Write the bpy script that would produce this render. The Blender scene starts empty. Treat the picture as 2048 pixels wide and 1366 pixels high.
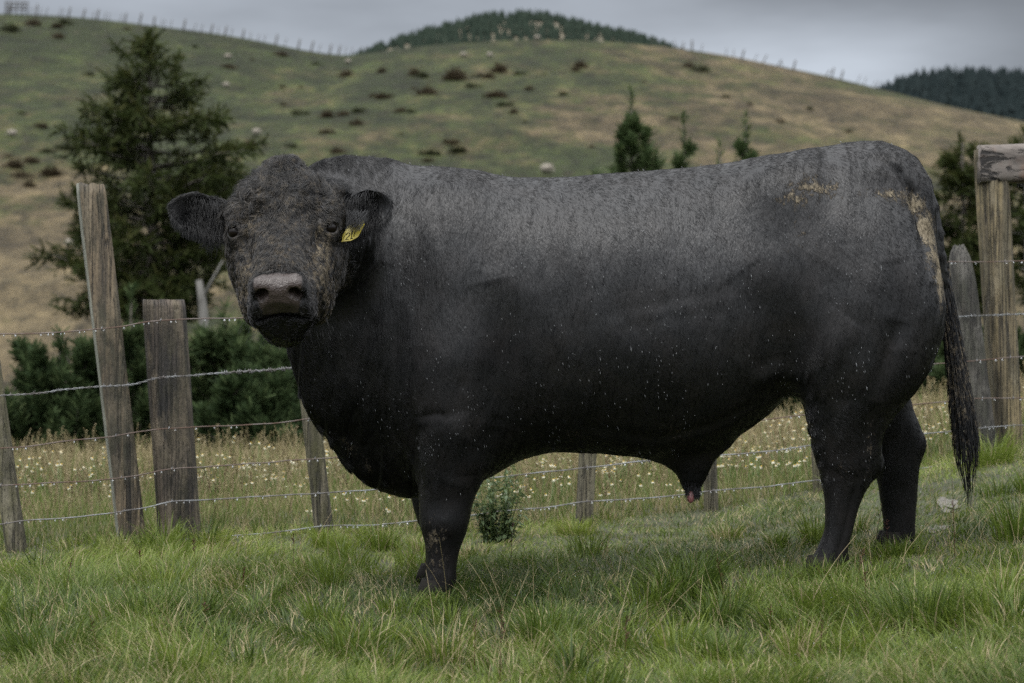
import bpy, math, random
import numpy as np
from mathutils import Vector, noise as mnoise

# ------------------------------------------------------------------ camera, world, sun, exposure
SC = bpy.context.scene
COL = SC.collection
F = 4836.0            # focal length in photo pixels (2048 wide)
CAMZ = 0.92
cam_d = bpy.data.cameras.new("camera")
cam_d.sensor_width = 36.0
cam_d.lens = F * 36.0 / 2048.0
cam_d.clip_start = 0.1
cam_d.clip_end = 6000
cam_d.dof.use_dof = True
cam_d.dof.focus_distance = 8.35
cam_d.dof.aperture_fstop = 4.5
cam = bpy.data.objects.new("camera", cam_d)
cam.location = (0, 0, CAMZ)
cam.rotation_euler = (math.radians(90), 0, 0)
COL.objects.link(cam)
SC.camera = cam

SUN_EL, SUN_AZ = 58.0, -25.0      # elevation; azimuth measured from "behind the camera", negative = from the left
world = bpy.data.worlds.new("World")
SC.world = world
world.use_nodes = True
nt = world.node_tree
nt.nodes.clear()
def wn(t, **k):
    n = nt.nodes.new(t)
    for a, b in k.items():
        setattr(n, a, b)
    return n
out = wn('ShaderNodeOutputWorld'); bg = wn('ShaderNodeBackground')
sky = wn('ShaderNodeTexSky'); sky.sky_type = 'NISHITA'; sky.sun_disc = False
sky.sun_elevation = math.radians(SUN_EL); sky.sun_rotation = math.radians(180 + SUN_AZ)
sky.air_density = 1.0; sky.dust_density = 3.0
tc = wn('ShaderNodeTexCoord'); sep = wn('ShaderNodeSeparateXYZ')
nt.links.new(tc.outputs['Generated'], sep.inputs[0])
# overcast: darker band low over the hills, brighter towards the zenith
ramp = wn('ShaderNodeValToRGB')
cr = ramp.color_ramp
cr.elements[0].position = 0.0; cr.elements[0].color = (4.2, 4.6, 5.05, 1)
cr.elements[1].position = 1.0; cr.elements[1].color = (26.0, 26.4, 27.0, 1)
e = cr.elements.new(0.10); e.color = (3.6, 3.95, 4.45, 1)
e = cr.elements.new(0.16); e.color = (3.3, 3.55, 4.0, 1)
e = cr.elements.new(0.36); e.color = (12.0, 12.4, 13.0, 1)
nt.links.new(sep.outputs['Z'], ramp.inputs[0])
mp = wn('ShaderNodeMapping'); mp.inputs['Scale'].default_value = (4.0, 4.0, 16.0); mp.inputs['Location'].default_value = (0.35, 0.0, 0.9)
nt.links.new(tc.outputs['Generated'], mp.inputs[0])
ns = wn('ShaderNodeTexNoise'); ns.inputs['Scale'].default_value = 1.3; ns.inputs['Detail'].default_value = 5; ns.inputs['Roughness'].default_value = 0.5
nt.links.new(mp.outputs[0], ns.inputs['Vector'])
nr = wn('ShaderNodeMapRange'); nr.inputs['From Min'].default_value = 0.3; nr.inputs['From Max'].default_value = 0.7
nr.inputs['To Min'].default_value = 0.66; nr.inputs['To Max'].default_value = 1.34
nt.links.new(ns.outputs['Fac'], nr.inputs['Value'])
mul = wn('ShaderNodeMix', data_type='RGBA', blend_type='MULTIPLY'); mul.inputs['Factor'].default_value = 1.0
nt.links.new(ramp.outputs[0], mul.inputs['A']); nt.links.new(nr.outputs[0], mul.inputs['B'])
mix = wn('ShaderNodeMix', data_type='RGBA'); mix.inputs['Factor'].default_value = 0.93
nt.links.new(sky.outputs[0], mix.inputs['A']); nt.links.new(mul.outputs['Result'], mix.inputs['B'])
# unseen sky behind the camera is brightened to light the bull's near side; a bright gap sits low at the right, a heavy bank above it
def wm(op, a, b=0.0, c=None, clamp=False):
    x = wn('ShaderNodeMath', operation=op); x.use_clamp = clamp
    for i, v in enumerate((a, b) if c is None else (a, b, c)):
        if isinstance(v, (int, float)): x.inputs[i].default_value = v
        else: nt.links.new(v, x.inputs[i])
    return x.outputs[0]
def wmr(v, a, b, c, d):
    x = wn('ShaderNodeMapRange', interpolation_type='SMOOTHSTEP')
    for i, k in enumerate((a, b, c, d)): x.inputs[i+1].default_value = k
    nt.links.new(v, x.inputs[0]); return x.outputs[0]
k_back = wmr(sep.outputs['Y'], 0.35, -0.5, 1.0, 1.35)
bank = wmr(wm('ADD', wm('MULTIPLY', sep.outputs['X'], 1.0), wm('MULTIPLY', sep.outputs['Z'], 1.6)), 0.22, 0.42, 1.0, 0.62)
back_off = wmr(sep.outputs['Y'], 0.8, 0.3, 0.0, 1.0)
bank = wm('ADD', wm('MULTIPLY', bank, wm('SUBTRACT', 1.0, back_off)), back_off)
dn = wn('ShaderNodeVectorMath', operation='DISTANCE'); mp2 = wn('ShaderNodeMapping'); mp2.inputs['Scale'].default_value = (0.55, 1.0, 1.3)
nt.links.new(tc.outputs['Generated'], mp2.inputs[0]); nt.links.new(mp2.outputs[0], dn.inputs[0]); dn.inputs[1].default_value = (0.142*.55, 0.983, 0.112*1.3)
glow = wmr(dn.outputs['Value'], 0.0, 0.055, 1.38, 1.0)
fac = wm('MULTIPLY', wm('MULTIPLY', k_back, bank), glow)
mul2 = wn('ShaderNodeMix', data_type='RGBA', blend_type='MULTIPLY'); mul2.inputs['Factor'].default_value = 1.0
nt.links.new(mix.outputs['Result'], mul2.inputs['A']); nt.links.new(fac, mul2.inputs['B'])
nt.links.new(mul2.outputs['Result'], bg.inputs['Color'])
bg.inputs['Strength'].default_value = 0.088
nt.links.new(bg.outputs[0], out.inputs['Surface'])

sl = bpy.data.lights.new("sun", 'SUN'); sl.energy = 1.5; sl.angle = math.radians(25); sl.color = (1.0, 0.97, 0.92)
so = bpy.data.objects.new("sun", sl); COL.objects.link(so)
_el, _az = math.radians(SUN_EL), math.radians(SUN_AZ)
_d = Vector((math.sin(_az) * math.cos(_el), -math.cos(_az) * math.cos(_el), math.sin(_el)))
so.rotation_euler = (_d).to_track_quat('Z', 'Y').to_euler()
so.location = (0, 0, 30)
SC.view_settings.view_transform = 'Standard'
SC.view_settings.look = 'None'
SC.view_settings.gamma = 1.0
SC.view_settings.exposure = 0.42
SC.render.engine = 'CYCLES'
SC.cycles.max_bounces = 6
SC.cycles.diffuse_bounces = 3
SC.cycles.glossy_bounces = 3
SC.cycles.transparent_max_bounces = 8
SC.cycles.use_denoising = False
SC.cycles.denoiser = 'OPENIMAGEDENOISE'
SC.cycles.denoising_input_passes = 'RGB_ALBEDO_NORMAL'
SC.cycles.caustics_reflective = False
SC.cycles.caustics_refractive = False

rng = np.random.default_rng(7)
random.seed(7)

# ------------------------------------------------------------------ helpers
def P(u, v, d):
    return np.array([(u - 1024.0) * d / F, d, CAMZ - (v - 683.0) * d / F])

def pchip(xs, ys, q):
    xs = np.asarray(xs, float); ys = np.asarray(ys, float)
    h = np.diff(xs); dl = np.diff(ys) / h
    m = np.zeros(len(xs))
    for i in range(1, len(xs) - 1):
        if dl[i-1] * dl[i] > 0:
            w1 = 2*h[i] + h[i-1]; w2 = h[i] + 2*h[i-1]
            m[i] = (w1 + w2) / (w1/dl[i-1] + w2/dl[i])
    m[0] = dl[0]; m[-1] = dl[-1]
    q = np.clip(q, xs[0], xs[-1])
    i = np.clip(np.searchsorted(xs, q) - 1, 0, len(h) - 1)
    t = (q - xs[i]) / h[i]
    h00 = 2*t**3 - 3*t**2 + 1; h10 = t**3 - 2*t**2 + t; h01 = -2*t**3 + 3*t**2; h11 = t**3 - t**2
    return h00*ys[i] + h10*h[i]*m[i] + h01*ys[i+1] + h11*h[i]*m[i+1]

def sstep(a, b, x):
    t = np.clip((x - a) / (b - a), 0, 1)
    return t * t * (3 - 2 * t)

_perm = np.random.default_rng(99).random((64, 64, 64)).astype(np.float32)
def vnoise(x, y, z=0.0):
    """smooth value noise, 0..1, vectorised"""
    x, y, z = np.broadcast_arrays(np.asarray(x, float), np.asarray(y, float), np.asarray(z, float))
    xi, yi, zi = np.floor(x), np.floor(y), np.floor(z)
    fx, fy, fz = x - xi, y - yi, z - zi
    fx = fx*fx*(3-2*fx); fy = fy*fy*(3-2*fy); fz = fz*fz*(3-2*fz)
    xi = xi.astype(int); yi = yi.astype(int); zi = zi.astype(int)
    r = 0
    for a in (0, 1):
        for b in (0, 1):
            for c in (0, 1):
                w = (fx if a else 1-fx) * (fy if b else 1-fy) * (fz if c else 1-fz)
                r = r + w * _perm[(xi+a) % 64, (yi+b) % 64, (zi+c) % 64]
    return r
def fbm(x, y, z=0.0, o=4):
    r = 0; a = 0.5; s = 0
    for i in range(o):
        r = r + a * vnoise(np.asarray(x)*2**i + 13.7*i, np.asarray(y)*2**i + 5.1*i, np.asarray(z)*2**i + 9.3*i); s += a; a *= 0.5
    return r / s

def mesh_np(name, verts, faces, smooth=True, mat=None, parent=None, attrs=None, link=True):
    """faces: list of (M,k) int arrays"""
    me = bpy.data.meshes.new(name)
    verts = np.asarray(verts, np.float32)
    me.vertices.add(len(verts)); me.vertices.foreach_set('co', verts.ravel())
    fl = [np.asarray(f, np.int32) for f in faces if len(f)]
    loops = np.concatenate([f.ravel() for f in fl])
    tot = np.concatenate([np.full(len(f), f.shape[1], np.int32) for f in fl])
    st = np.concatenate([[0], np.cumsum(tot)[:-1]]).astype(np.int32)
    me.loops.add(len(loops)); me.loops.foreach_set('vertex_index', loops)
    me.polygons.add(len(tot)); me.polygons.foreach_set('loop_start', st)
    try:
        me.polygons.foreach_set('loop_total', tot)
    except Exception:
        pass
    me.polygons.foreach_set('use_smooth', np.full(len(tot), smooth))
    me.update(calc_edges=True)
    for k, a in (attrs or {}).items():
        a = np.asarray(a, np.float32)
        if a.ndim == 1:
            at = me.attributes.new(k, 'FLOAT', 'POINT'); at.data.foreach_set('value', a)
        else:
            if a.shape[1] == 3:
                a = np.concatenate([a, np.ones((len(a), 1), np.float32)], 1)
            at = me.attributes.new(k, 'FLOAT_COLOR', 'POINT'); at.data.foreach_set('color', a.ravel())
    if mat: me.materials.append(mat)
    if not link: return me
    o = bpy.data.objects.new(name, me); COL.objects.link(o)
    if parent is not None: o.parent = parent
    return o

def tag(o, label=None, cat=None, group=None, kind=None):
    if label: o['label'] = label
    if cat: o['category'] = cat
    if group: o['group'] = group
    if kind: o['kind'] = kind
    return o

def empty(name, loc):
    o = bpy.data.objects.new(name, None); o.location = loc; o.empty_display_size = 0.2
    COL.objects.link(o); return o

class MB:
    """collects quads/tris with a point attribute 'tint'"""
    def __init__(s): s.v = []; s.q = []; s.t = []; s.c = []; s.n = 0
    def add(s, v, q=None, t=None, c=0.5):
        v = np.asarray(v, float).reshape(-1, 3)
        s.v.append(v)
        c = np.asarray(c, float)
        s.c.append(np.full(len(v), float(c)) if c.ndim == 0 else c.ravel())
        if q is not None and len(q): s.q.append(np.asarray(q).reshape(-1, 4) + s.n)
        if t is not None and len(t): s.t.append(np.asarray(t).reshape(-1, 3) + s.n)
        s.n += len(v)
    def tube(s, pts, radii, n=8, c=0.5, cap=True, prof=None, ref=None):
        pts = np.asarray(pts, float); m = len(pts)
        radii = np.broadcast_to(np.asarray(radii, float), (m,))
        tg = np.gradient(pts, axis=0); tg /= np.linalg.norm(tg, axis=1)[:, None] + 1e-12
        ref = np.array([0.0, 1.0, 0.13]) if ref is None else np.asarray(ref, float)
        a = np.cross(tg, ref); a /= np.linalg.norm(a, axis=1)[:, None] + 1e-12
        b = np.cross(a, tg)
        th = np.arange(n) / n * 2 * np.pi
        k = np.ones(n) if prof is None else prof(th)
        ring = (np.cos(th) * k)[None, :, None] * a[:, None, :] + (np.sin(th) * k)[None, :, None] * b[:, None, :]
        v = pts[:, None, :] + ring * radii[:, None, None]
        v = v.reshape(-1, 3)
        i = np.arange(m - 1)[:, None] * n; j = np.arange(n)[None, :]; j2 = (j + 1) % n
        q = np.stack([i + j, i + j2, i + n + j2, i + n + j], -1).reshape(-1, 4)
        t = []
        if cap:
            v = np.concatenate([v, pts[:1], pts[-1:]])
            c0, c1 = m * n, m * n + 1
            jj = np.arange(n); jj2 = (jj + 1) % n
            t = np.concatenate([np.stack([np.full(n, c0), jj2, jj], -1), np.stack([np.full(n, c1), (m-1)*n + jj, (m-1)*n + jj2], -1)])
        if np.ndim(c) == 1: c = np.concatenate([np.repeat(c, n), [c[0], c[-1]] if cap else []])
        s.add(v, q, t, c)
    def build(s, name, mat, parent=None, smooth=True, link=True):
        fs = []
        if s.q: fs.append(np.concatenate(s.q))
        if s.t: fs.append(np.concatenate(s.t))
        return mesh_np(name, np.concatenate(s.v), fs, smooth, mat, parent, {'tint': np.concatenate(s.c)}, link)

# ---- material helper
class M:
    def __init__(s, name):
        s.m = bpy.data.materials.new(name); s.m.use_nodes = True
        s.t = s.m.node_tree; s.t.nodes.clear()
        s.out = s.n('ShaderNodeOutputMaterial'); s.b = s.n('ShaderNodeBsdfPrincipled')
        s.l(s.b.outputs[0], s.out.inputs[0])
        s.tc = None
    def n(s, t, **k):
        x = s.t.nodes.new(t)
        for a, b in k.items(): setattr(x, a, b)
        return x
    def l(s, a, b): s.t.links.new(a, b)
    def set(s, **k):
        for a, b in k.items():
            s.b.inputs[a.replace('_', ' ')].default_value = b
        return s
    def coord(s, scale=(1, 1, 1), kind='Object', rot=(0, 0, 0)):
        if s.tc is None: s.tc = s.n('ShaderNodeTexCoord')
        mpn = s.n('ShaderNodeMapping'); mpn.inputs['Scale'].default_value = scale; mpn.inputs['Rotation'].default_value = rot
        s.l(s.tc.outputs[kind], mpn.inputs[0]); return mpn.outputs[0]
    def noise(s, scale=5, detail=4, rough=0.55, sc=(1, 1, 1), dist=0.0, rot=(0, 0, 0)):
        x = s.n('ShaderNodeTexNoise'); x.inputs['Scale'].default_value = scale; x.inputs['Detail'].default_value = detail
        x.inputs['Roughness'].default_value = rough; x.inputs['Distortion'].default_value = dist
        s.l(s.coord(sc, rot=rot), x.inputs['Vector']); return x.outputs['Fac']
    def ramp(s, fac, stops):
        r = s.n('ShaderNodeValToRGB'); e = r.color_ramp.elements
        def c4(c): return (c, c, c, 1) if isinstance(c, (int, float)) else (*c, 1)
        e[0].position = stops[0][0]; e[0].color = c4(stops[0][1]); e[1].position = stops[-1][0]; e[1].color = c4(stops[-1][1])
        for p, c in stops[1:-1]:
            x = e.new(p); x.color = c4(c)
        s.l(fac, r.inputs[0]); return r.outputs[0]
    def mix(s, fac, a, b, mode='MIX'):
        x = s.n('ShaderNodeMix', data_type='RGBA', blend_type=mode)
        for v, i in ((fac, 'Factor'), (a, 'A'), (b, 'B')):
            if isinstance(v, (int, float)): x.inputs[i].default_value = v if i == 'Factor' else (v, v, v, 1)
            elif isinstance(v, tuple): x.inputs[i].default_value = (*v, 1)
            else: s.l(v, x.inputs[i])
        return x.outputs['Result']
    def math(s, op, a, b=0.0, c=None, clamp=False):
        x = s.n('ShaderNodeMath', operation=op); x.use_clamp = clamp
        for i, v in enumerate((a, b) if c is None else (a, b, c)):
            if isinstance(v, (int, float)): x.inputs[i].default_value = v
            else: s.l(v, x.inputs[i])
        return x.outputs[0]
    def attr(s, name, out='Fac'):
        x = s.n('ShaderNodeAttribute'); x.attribute_name = name; return x.outputs[out]
    def bump(s, h, dist=0.01, strength=1.0):
        x = s.n('ShaderNodeBump'); x.inputs['Distance'].default_value = dist; x.inputs['Strength'].default_value = strength
        s.l(h, x.inputs['Height']); s.l(x.outputs[0], s.b.inputs['Normal'])
    def col(s, c): s.l(c, s.b.inputs['Base Color'])
    def rough(s, c): s.l(c, s.b.inputs['Roughness'])

def twosided_leaf(m, trans=0.35):
    """adds some translucency to a leaf/blade material"""
    tr = m.n('ShaderNodeBsdfTranslucent'); mx = m.n('ShaderNodeMixShader'); mx.inputs[0].default_value = trans
    src = m.b.inputs['Base Color'].links[0].from_socket
    m.l(src, tr.inputs['Color']); m.l(m.b.outputs[0], mx.inputs[1]); m.l(tr.outputs[0], mx.inputs[2]); m.l(mx.outputs[0], m.out.inputs[0])

def blade_mat(name, stops, rough=0.45, trans=0.3, spec=0.5):
    m = M(name)
    m.col(m.ramp(m.attr('tint'), stops)); m.set(Roughness=rough, Specular_IOR_Level=spec)
    twosided_leaf(m, trans); return m.m

# ------------------------------------------------------------------ materials
def wood_mat(name, base, dark, moss=(0.10, 0.10, 0.05), moss_amt=0.45, pale=None, scale=1.0, crack=0.5):
    m = M(name)
    grain = m.noise(22*scale, 6, 0.65, (1, 1, 0.06))
    blot = m.noise(7*scale, 5, 0.6, (1, 1, 0.35))
    fine = m.noise(110*scale, 3, 0.6, (1, 1, 0.35))
    c = m.mix(m.ramp(grain, [(0.42, 0.0), (0.58, 1.0)]), dark, base)
    c = m.mix(1.0, c, m.ramp(m.noise(75*scale, 3, 0.6, (1, 1, 0.035)), [(0.36, 0.45), (0.60, 1.25)]), 'MULTIPLY')
    lines = m.ramp(m.noise(26*scale, 4, 0.55, (1, 1, 0.025), 0.4), [(0.475, 1.0), (0.50, 0.15), (0.525, 1.0)])
    c = m.mix(1.0, c, lines, 'MULTIPLY')
    if pale: c = m.mix(m.ramp(blot, [(0.5, 0.0), (0.72, 1.0)]), c, pale)
    c = m.mix(m.math('MULTIPLY', m.ramp(m.noise(11*scale, 6, 0.7, (1, 1, 0.3)), [(0.45, 0.0), (0.62, 1.0)]), moss_amt), c, moss)
    c = m.mix(m.ramp(fine, [(0.30, 0.8), (0.45, 0.0)]), c, tuple(x*0.35 for x in dark))
    w = m.n('ShaderNodeTexWave', wave_type='BANDS', bands_direction='X'); w.inputs['Scale'].default_value = 9*scale
    w.inputs['Distortion'].default_value = 14.0; w.inputs['Detail'].default_value = 5; w.inputs['Detail Scale'].default_value = 0.7
    m.l(m.coord((1, 1, 0.05)), w.inputs['Vector'])
    ck = m.math('MAXIMUM', m.ramp(w.outputs['Fac'], [(0.0, 0.0), (0.06, 1.0)]), m.ramp(m.noise(4, 2, .5, (1, 1, .4)), [(0.50, 1.0), (0.60, 0.0)]))
    c = m.mix(m.math('MULTIPLY', m.math('SUBTRACT', 1.0, ck), crack), c, (0.012, 0.010, 0.008))
    c = m.mix(m.ramp(m.attr('tint'), [(.6, 0.0), (.9, .8)]), c, m.mix(m.ramp(grain, [(.4, 0), (.6, 1)]), (0.12, 0.125, 0.10), (0.24, 0.25, 0.21)))
    m.col(c); m.set(Roughness=0.75)
    h = m.math('ADD', m.math('MULTIPLY', m.math('ADD', grain, lines), 0.6), m.math('ADD', m.math('MULTIPLY', fine, 0.35), m.math('MULTIPLY', ck, crack)))
    m.bump(h, 0.010, 1.0)
    return m.m
W_TALL = wood_mat('wood_brown', (0.125, 0.094, 0.058), (0.034, 0.027, 0.018), (0.022, 0.022, 0.011), 0.85, (0.19, 0.155, 0.105))
W_DARK = wood_mat('wood_dark', (0.060, 0.046, 0.035), (0.012, 0.010, 0.008), (0.05, 0.045, 0.018), 0.35, (0.16, 0.13, 0.09), 1.4, 0.35)
W_ROUND = wood_mat('wood_round', (0.125, 0.11, 0.072), (0.045, 0.04, 0.028), (0.060, 0.058, 0.020), 0.7, (0.22, 0.20, 0.14), 1.2, 0.2)
W_GREY = wood_mat('wood_grey', (0.046, 0.041, 0.034), (0.016, 0.015, 0.012), (0.06, 0.062, 0.042), 0.5, (0.115, 0.108, 0.095), 2.2, 0.2)
W_YEL = wood_mat('wood_yellow', (0.185, 0.145, 0.078), (0.065, 0.054, 0.034), (0.06, 0.052, 0.022), 0.55, (0.21, 0.185, 0.13), 0.9, 0.7)
W_SIDE = wood_mat('wood_side', (0.30, 0.32, 0.28), (0.17, 0.18, 0.15), (0.16, 0.17, 0.12), 0.4, (0.38, 0.40, 0.36), 1.0, 0.15)
def wood_h(name):
    m = M(name)
    grain = m.noise(20, 6, 0.7, (0.08, 1, 1)); crk = m.noise(9, 5, 0.6, (0.09, 1, 1.6), 1.5)
    ck = m.ramp(crk, [(0.40, 0.0), (0.46, 1.0)])
    c = m.mix(m.ramp(grain, [(0.3, 0), (0.7, 1)]), (0.06, 0.05, 0.045), (0.20, 0.175, 0.155))
    c = m.mix(m.ramp(m.noise(6, 3), [(0.55, 0.0), (0.75, 0.7)]), c, (0.16, 0.09, 0.06))
    c = m.mix(ck, (0.012, 0.010, 0.009), c)
    m.col(c); m.set(Roughness=0.8); m.bump(m.math('ADD', m.math('MULTIPLY', grain, 0.4), ck), 0.012, 1.0)
    return m.m
W_RAIL = wood_h('wood_rail')

def metal(name, a, b, r=0.45, mt=0.8):
    m = M(name); m.col(m.mix(m.ramp(m.noise(14, 4), [(0.4, 0), (0.6, 1)]), a, b)); m.set(Roughness=r, Metallic=mt); return m.m
WIRE_R = metal('wire_rusty', (0.09, 0.055, 0.04), (0.14, 0.12, 0.11), 0.6, 0.5)
WIRE_G = metal('wire_galvanised', (0.22, 0.23, 0.24), (0.11, 0.10, 0.095), 0.42, 0.6)
def drop_mat():
    m = M('water_drop'); m.set(Base_Color=(0.95, 0.97, 1, 1), Roughness=0.03, Transmission_Weight=0.75, IOR=1.33); return m.m
DROP = drop_mat()

# ------------------------------------------------------------------ ground
def g0(x):
    return pchip([-30, -6, -3, -2.0, -0.9, -0.3, 0.3, 0.9, 1.4, 2.2, 3.2, 6, 30], [-1.5, -0.25, -0.03, 0.0, 0.035, 0.015, 0.045, 0.075, 0.14, 0.28, 0.42, 0.8, 2.6], x)
def gz(x, y):
    x = np.asarray(x, float); y = np.asarray(y, float)
    z = g0(x) + 0.022 * (np.clip(y, -10, 15) - 9.0)
    z = z + 0.05 * (fbm(x*0.7+3, y*0.7, 0, 2) - 0.5) * sstep(0.0, 1.0, np.abs(y-9)/4)
    z = z + 0.02 * (fbm(x*2.3, y*2.3, 2, 2) - 0.5)
    d = np.clip(y - 15.4, 0, None)
    drop = 8.2 * (1 - np.exp(-(d / 17.0) ** 1.4))
    far = sstep(20, 60, y)
    return z * (1 - far) + far * 0.2 * np.sign(z) * np.abs(z)**0.5 - drop

def grid_sheet(name, xs, ys, zf, mat, attrs=None):
    X, Y = np.meshgrid(xs, ys, indexing='ij')
    Z = zf(X, Y)
    nx, ny = X.shape
    i = np.arange(nx-1)[:, None] * ny; j = np.arange(ny-1)[None, :]
    q = np.stack([i + j, i + ny + j, i + ny + j + 1, i + j + 1], -1).reshape(-1, 4)
    at = {k: f(X, Y, Z).ravel() for k, f in (attrs or {}).items()}
    return mesh_np(name, np.stack([X, Y, Z], -1).reshape(-1, 3), [q], True, mat, None, at)

m = M('soil')
n1 = m.noise(3, 6, 0.6); n2 = m.noise(40, 4, 0.6)
c = m.mix(m.ramp(n1, [(0.4, 0), (0.6, 1)]), (0.022, 0.026, 0.010), (0.045, 0.055, 0.018))
c = m.mix(m.ramp(n2, [(0.45, 0), (0.7, 0.6)]), c, (0.07, 0.06, 0.03))
m.col(c); m.set(Roughness=0.9); m.bump(n2, 0.03, 0.8)
xs = np.concatenate([[-3000, -1200, -500, -200, -100, -60], np.linspace(-40, -7, 24), np.linspace(-6.5, 6.5, 105), np.linspace(7, 40, 24), [60, 100, 200, 500, 1200, 3000]])
ys = np.concatenate([[-200, -80, -30, -10], np.linspace(-5, 4.5, 20), np.linspace(5, 18, 105), np.linspace(19, 60, 42), [80, 120, 200, 400, 900, 1800, 3500]])
tag(grid_sheet('ground', xs, ys, gz, m.m), kind='structure')

# ------------------------------------------------------------------ grassy hill across the gully
SKY_U = [-1500, -600, 0, 100, 200, 300, 400, 500, 600, 650, 700, 760, 850, 950, 1050, 1150, 1250, 1330, 1450, 1550, 1650, 1760, 1850, 1950, 2048, 2600, 3600]
SKY_V = [230, 60, 27, 30, 38, 50, 62, 78, 98, 106, 110, 102, 91, 84, 79, 80, 85, 93, 110, 130, 151, 178, 205, 235, 262, 420, 560]
CR = 290.0
def crest_z(x):
    u = 1024 + x * F / CR
    return CAMZ - (pchip(SKY_U, SKY_V, u) - 683.0) * CR / F
def hz(x, y):
    t = np.clip((y - 62) / (CR - 62), 0, 1)
    s = 0.80 * t ** 1.22 + 0.20 * (1 - (1 - t) ** 2)
    zc = crest_z(x * (0.75 + 0.25 * t)) + 0.0 * x
    zc = zc * t + (1 - t) * 36.0
    z = -8.5 + (zc + 8.5) * s
    w = np.sin(np.pi * t)
    z = z + w * 4.0 * (fbm(x / 55.0 + 4.2, y / 70.0 + 1.3, 0.5, 3) - 0.5)
    z = z + w * 1.6 * (fbm(x / 10.0, y / 16.0, 3.5, 3) - 0.5)
    b = np.clip(y - CR, 0, None)
    return z - 0.0016 * b ** 2 - b * 0.02
def uv(x, y, z): return 1024 + x * F / y, 683 - (z - CAMZ) * F / y
def dryness(x, y, z):
    """drier, browner grass to the right, low on the left and along a diagonal spur"""
    t = (y - 62) / 228.0
    xr = x * 290.0 / np.maximum(y, 60)            # bearing across the slope
    d = 0.30 + 0.46 * sstep(4, 34, xr) * sstep(0.25, 0.55, t + 0.2)
    d = d + 0.95 * sstep(0.62, 0.30, t) * sstep(-33, -54, xr) + 0.25 * sstep(0.42, 0.2, t) * sstep(-15, -40, xr)
    spur = 0.68 - 0.22 * sstep(25, -18, xr)
    d = d + 0.30 * np.exp(-((t - spur) / 0.09) ** 2) * sstep(-22, -5, xr)
    d = d - 0.30 * sstep(0.60, 0.90, t) * sstep(0, -25, xr)
    return d + 0.55 * (fbm(x / 24.0, y / 34.0, 1.7, 3) - 0.5)
m = M('hill_grass')
at = m.attr('dry')
fine = m.noise(0.38, 7, 0.80, (1, 0.35, 1)); mid = m.noise(0.09, 5, 0.65, (1, 0.5, 1)); sp = m.noise(0.7, 5, 0.75, (1, 0.35, 1))
k = m.math('ADD', at, m.math('MULTIPLY', m.math('SUBTRACT', fine, 0.5), 3.0))
k = m.math('ADD', k, m.math('MULTIPLY', m.math('SUBTRACT', mid, 0.5), 2.2))
c = m.ramp(k, [(0.05, (0.022, 0.030, 0.008)), (0.38, (0.038, 0.047, 0.012)), (0.60, (0.059, 0.055, 0.020)), (0.88, (0.086, 0.067, 0.033)), (1.0, (0.112, 0.086, 0.046))])
c = m.mix(m.ramp(sp, [(0.50, 0.0), (0.66, 0.85)]), c, (0.020, 0.017, 0.009))
c = m.mix(1.0, c, m.ramp(m.noise(0.30, 7, 0.85, (1, 0.30, 1), 0.5), [(0.37, 0.50), (0.50, 1.0), (0.62, 1.6)]), 'MULTIPLY')
c = m.mix(1.0, c, m.ramp(m.noise(0.12, 4, 0.6, (1, 0.45, 1), 0.8), [(0.34, 0.68), (0.50, 1.0), (0.64, 1.35)]), 'MULTIPLY')
c = m.mix(m.ramp(m.noise(0.9, 3, 0.6, (1, 0.5, 1), 0.6), [(0.60, 0.0), (0.75, 0.5)]), c, (0.11, 0.095, 0.058))
m.col(c); m.set(Roughness=0.9, Specular_IOR_Level=0.2)
m.bump(m.math('ADD', fine, m.math('MULTIPLY', sp, 0.4)), 1.8, 1.0)
HILL_M = m.m
xs = np.concatenate([np.linspace(-420, -110, 40), np.linspace(-106, 106, 200), np.linspace(110, 420, 40)])
ys = np.concatenate([np.linspace(48, 300, 210), np.linspace(304, 420, 30)])
tag(grid_sheet('hill', xs, ys, hz, HILL_M, {'dry': dryness}), kind='structure')

# ------------------------------------------------------------------ the bull: one implicit surface, polygonised
def axis(lo, f0, f1, hi, fine, coarse):
    a = np.arange(f0, lo - 1e-6, -coarse)[::-1]; b = np.arange(f0 + fine, f1, fine); c = np.arange(b[-1] + coarse, hi + coarse, coarse)
    return np.concatenate([a, b, c])
GX = axis(-1.24, -1.20, -0.36, 1.70, 0.005, 0.010)
GY = axis(7.62, 7.66, 8.42, 9.36, 0.005, 0.010)
GZ = axis(-0.14, 0.84, 1.62, 1.72, 0.005, 0.010)
FLD = np.full((len(GX), len(GY), len(GZ)), 0.4, np.float32)
def smin(a, b, k):
    h = np.maximum(k - np.abs(a - b), 0) / k
    return np.minimum(a, b) - h * h * k * 0.25
def region(box):
    x0, x1, y0, y1, z0, z1 = box
    s = (slice(*np.searchsorted(GX, [x0, x1])), slice(*np.searchsorted(GY, [y0, y1])), slice(*np.searchsorted(GZ, [z0, z1])))
    return s, GX[s[0]][:, None, None].astype(np.float32), GY[s[1]][None, :, None].astype(np.float32), GZ[s[2]][None, None, :].astype(np.float32)
def union(f, box, k=0.04):
    s, X, Y, Z = region(box); FLD[s] = smin(FLD[s], f(X, Y, Z).astype(np.float32), k)
def carve(f, box, k=0.02):
    s, X, Y, Z = region(box); FLD[s] = -smin(-FLD[s], f(X, Y, Z).astype(np.float32), k)
BD = 8.8                     # depth of the bull's mid plane
def bx(u, d=BD): return (np.asarray(u, float) - 1024.0) * d / F
def bz(v, d=BD): return CAMZ - (np.asarray(v, float) - 683.0) * d / F

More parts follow.
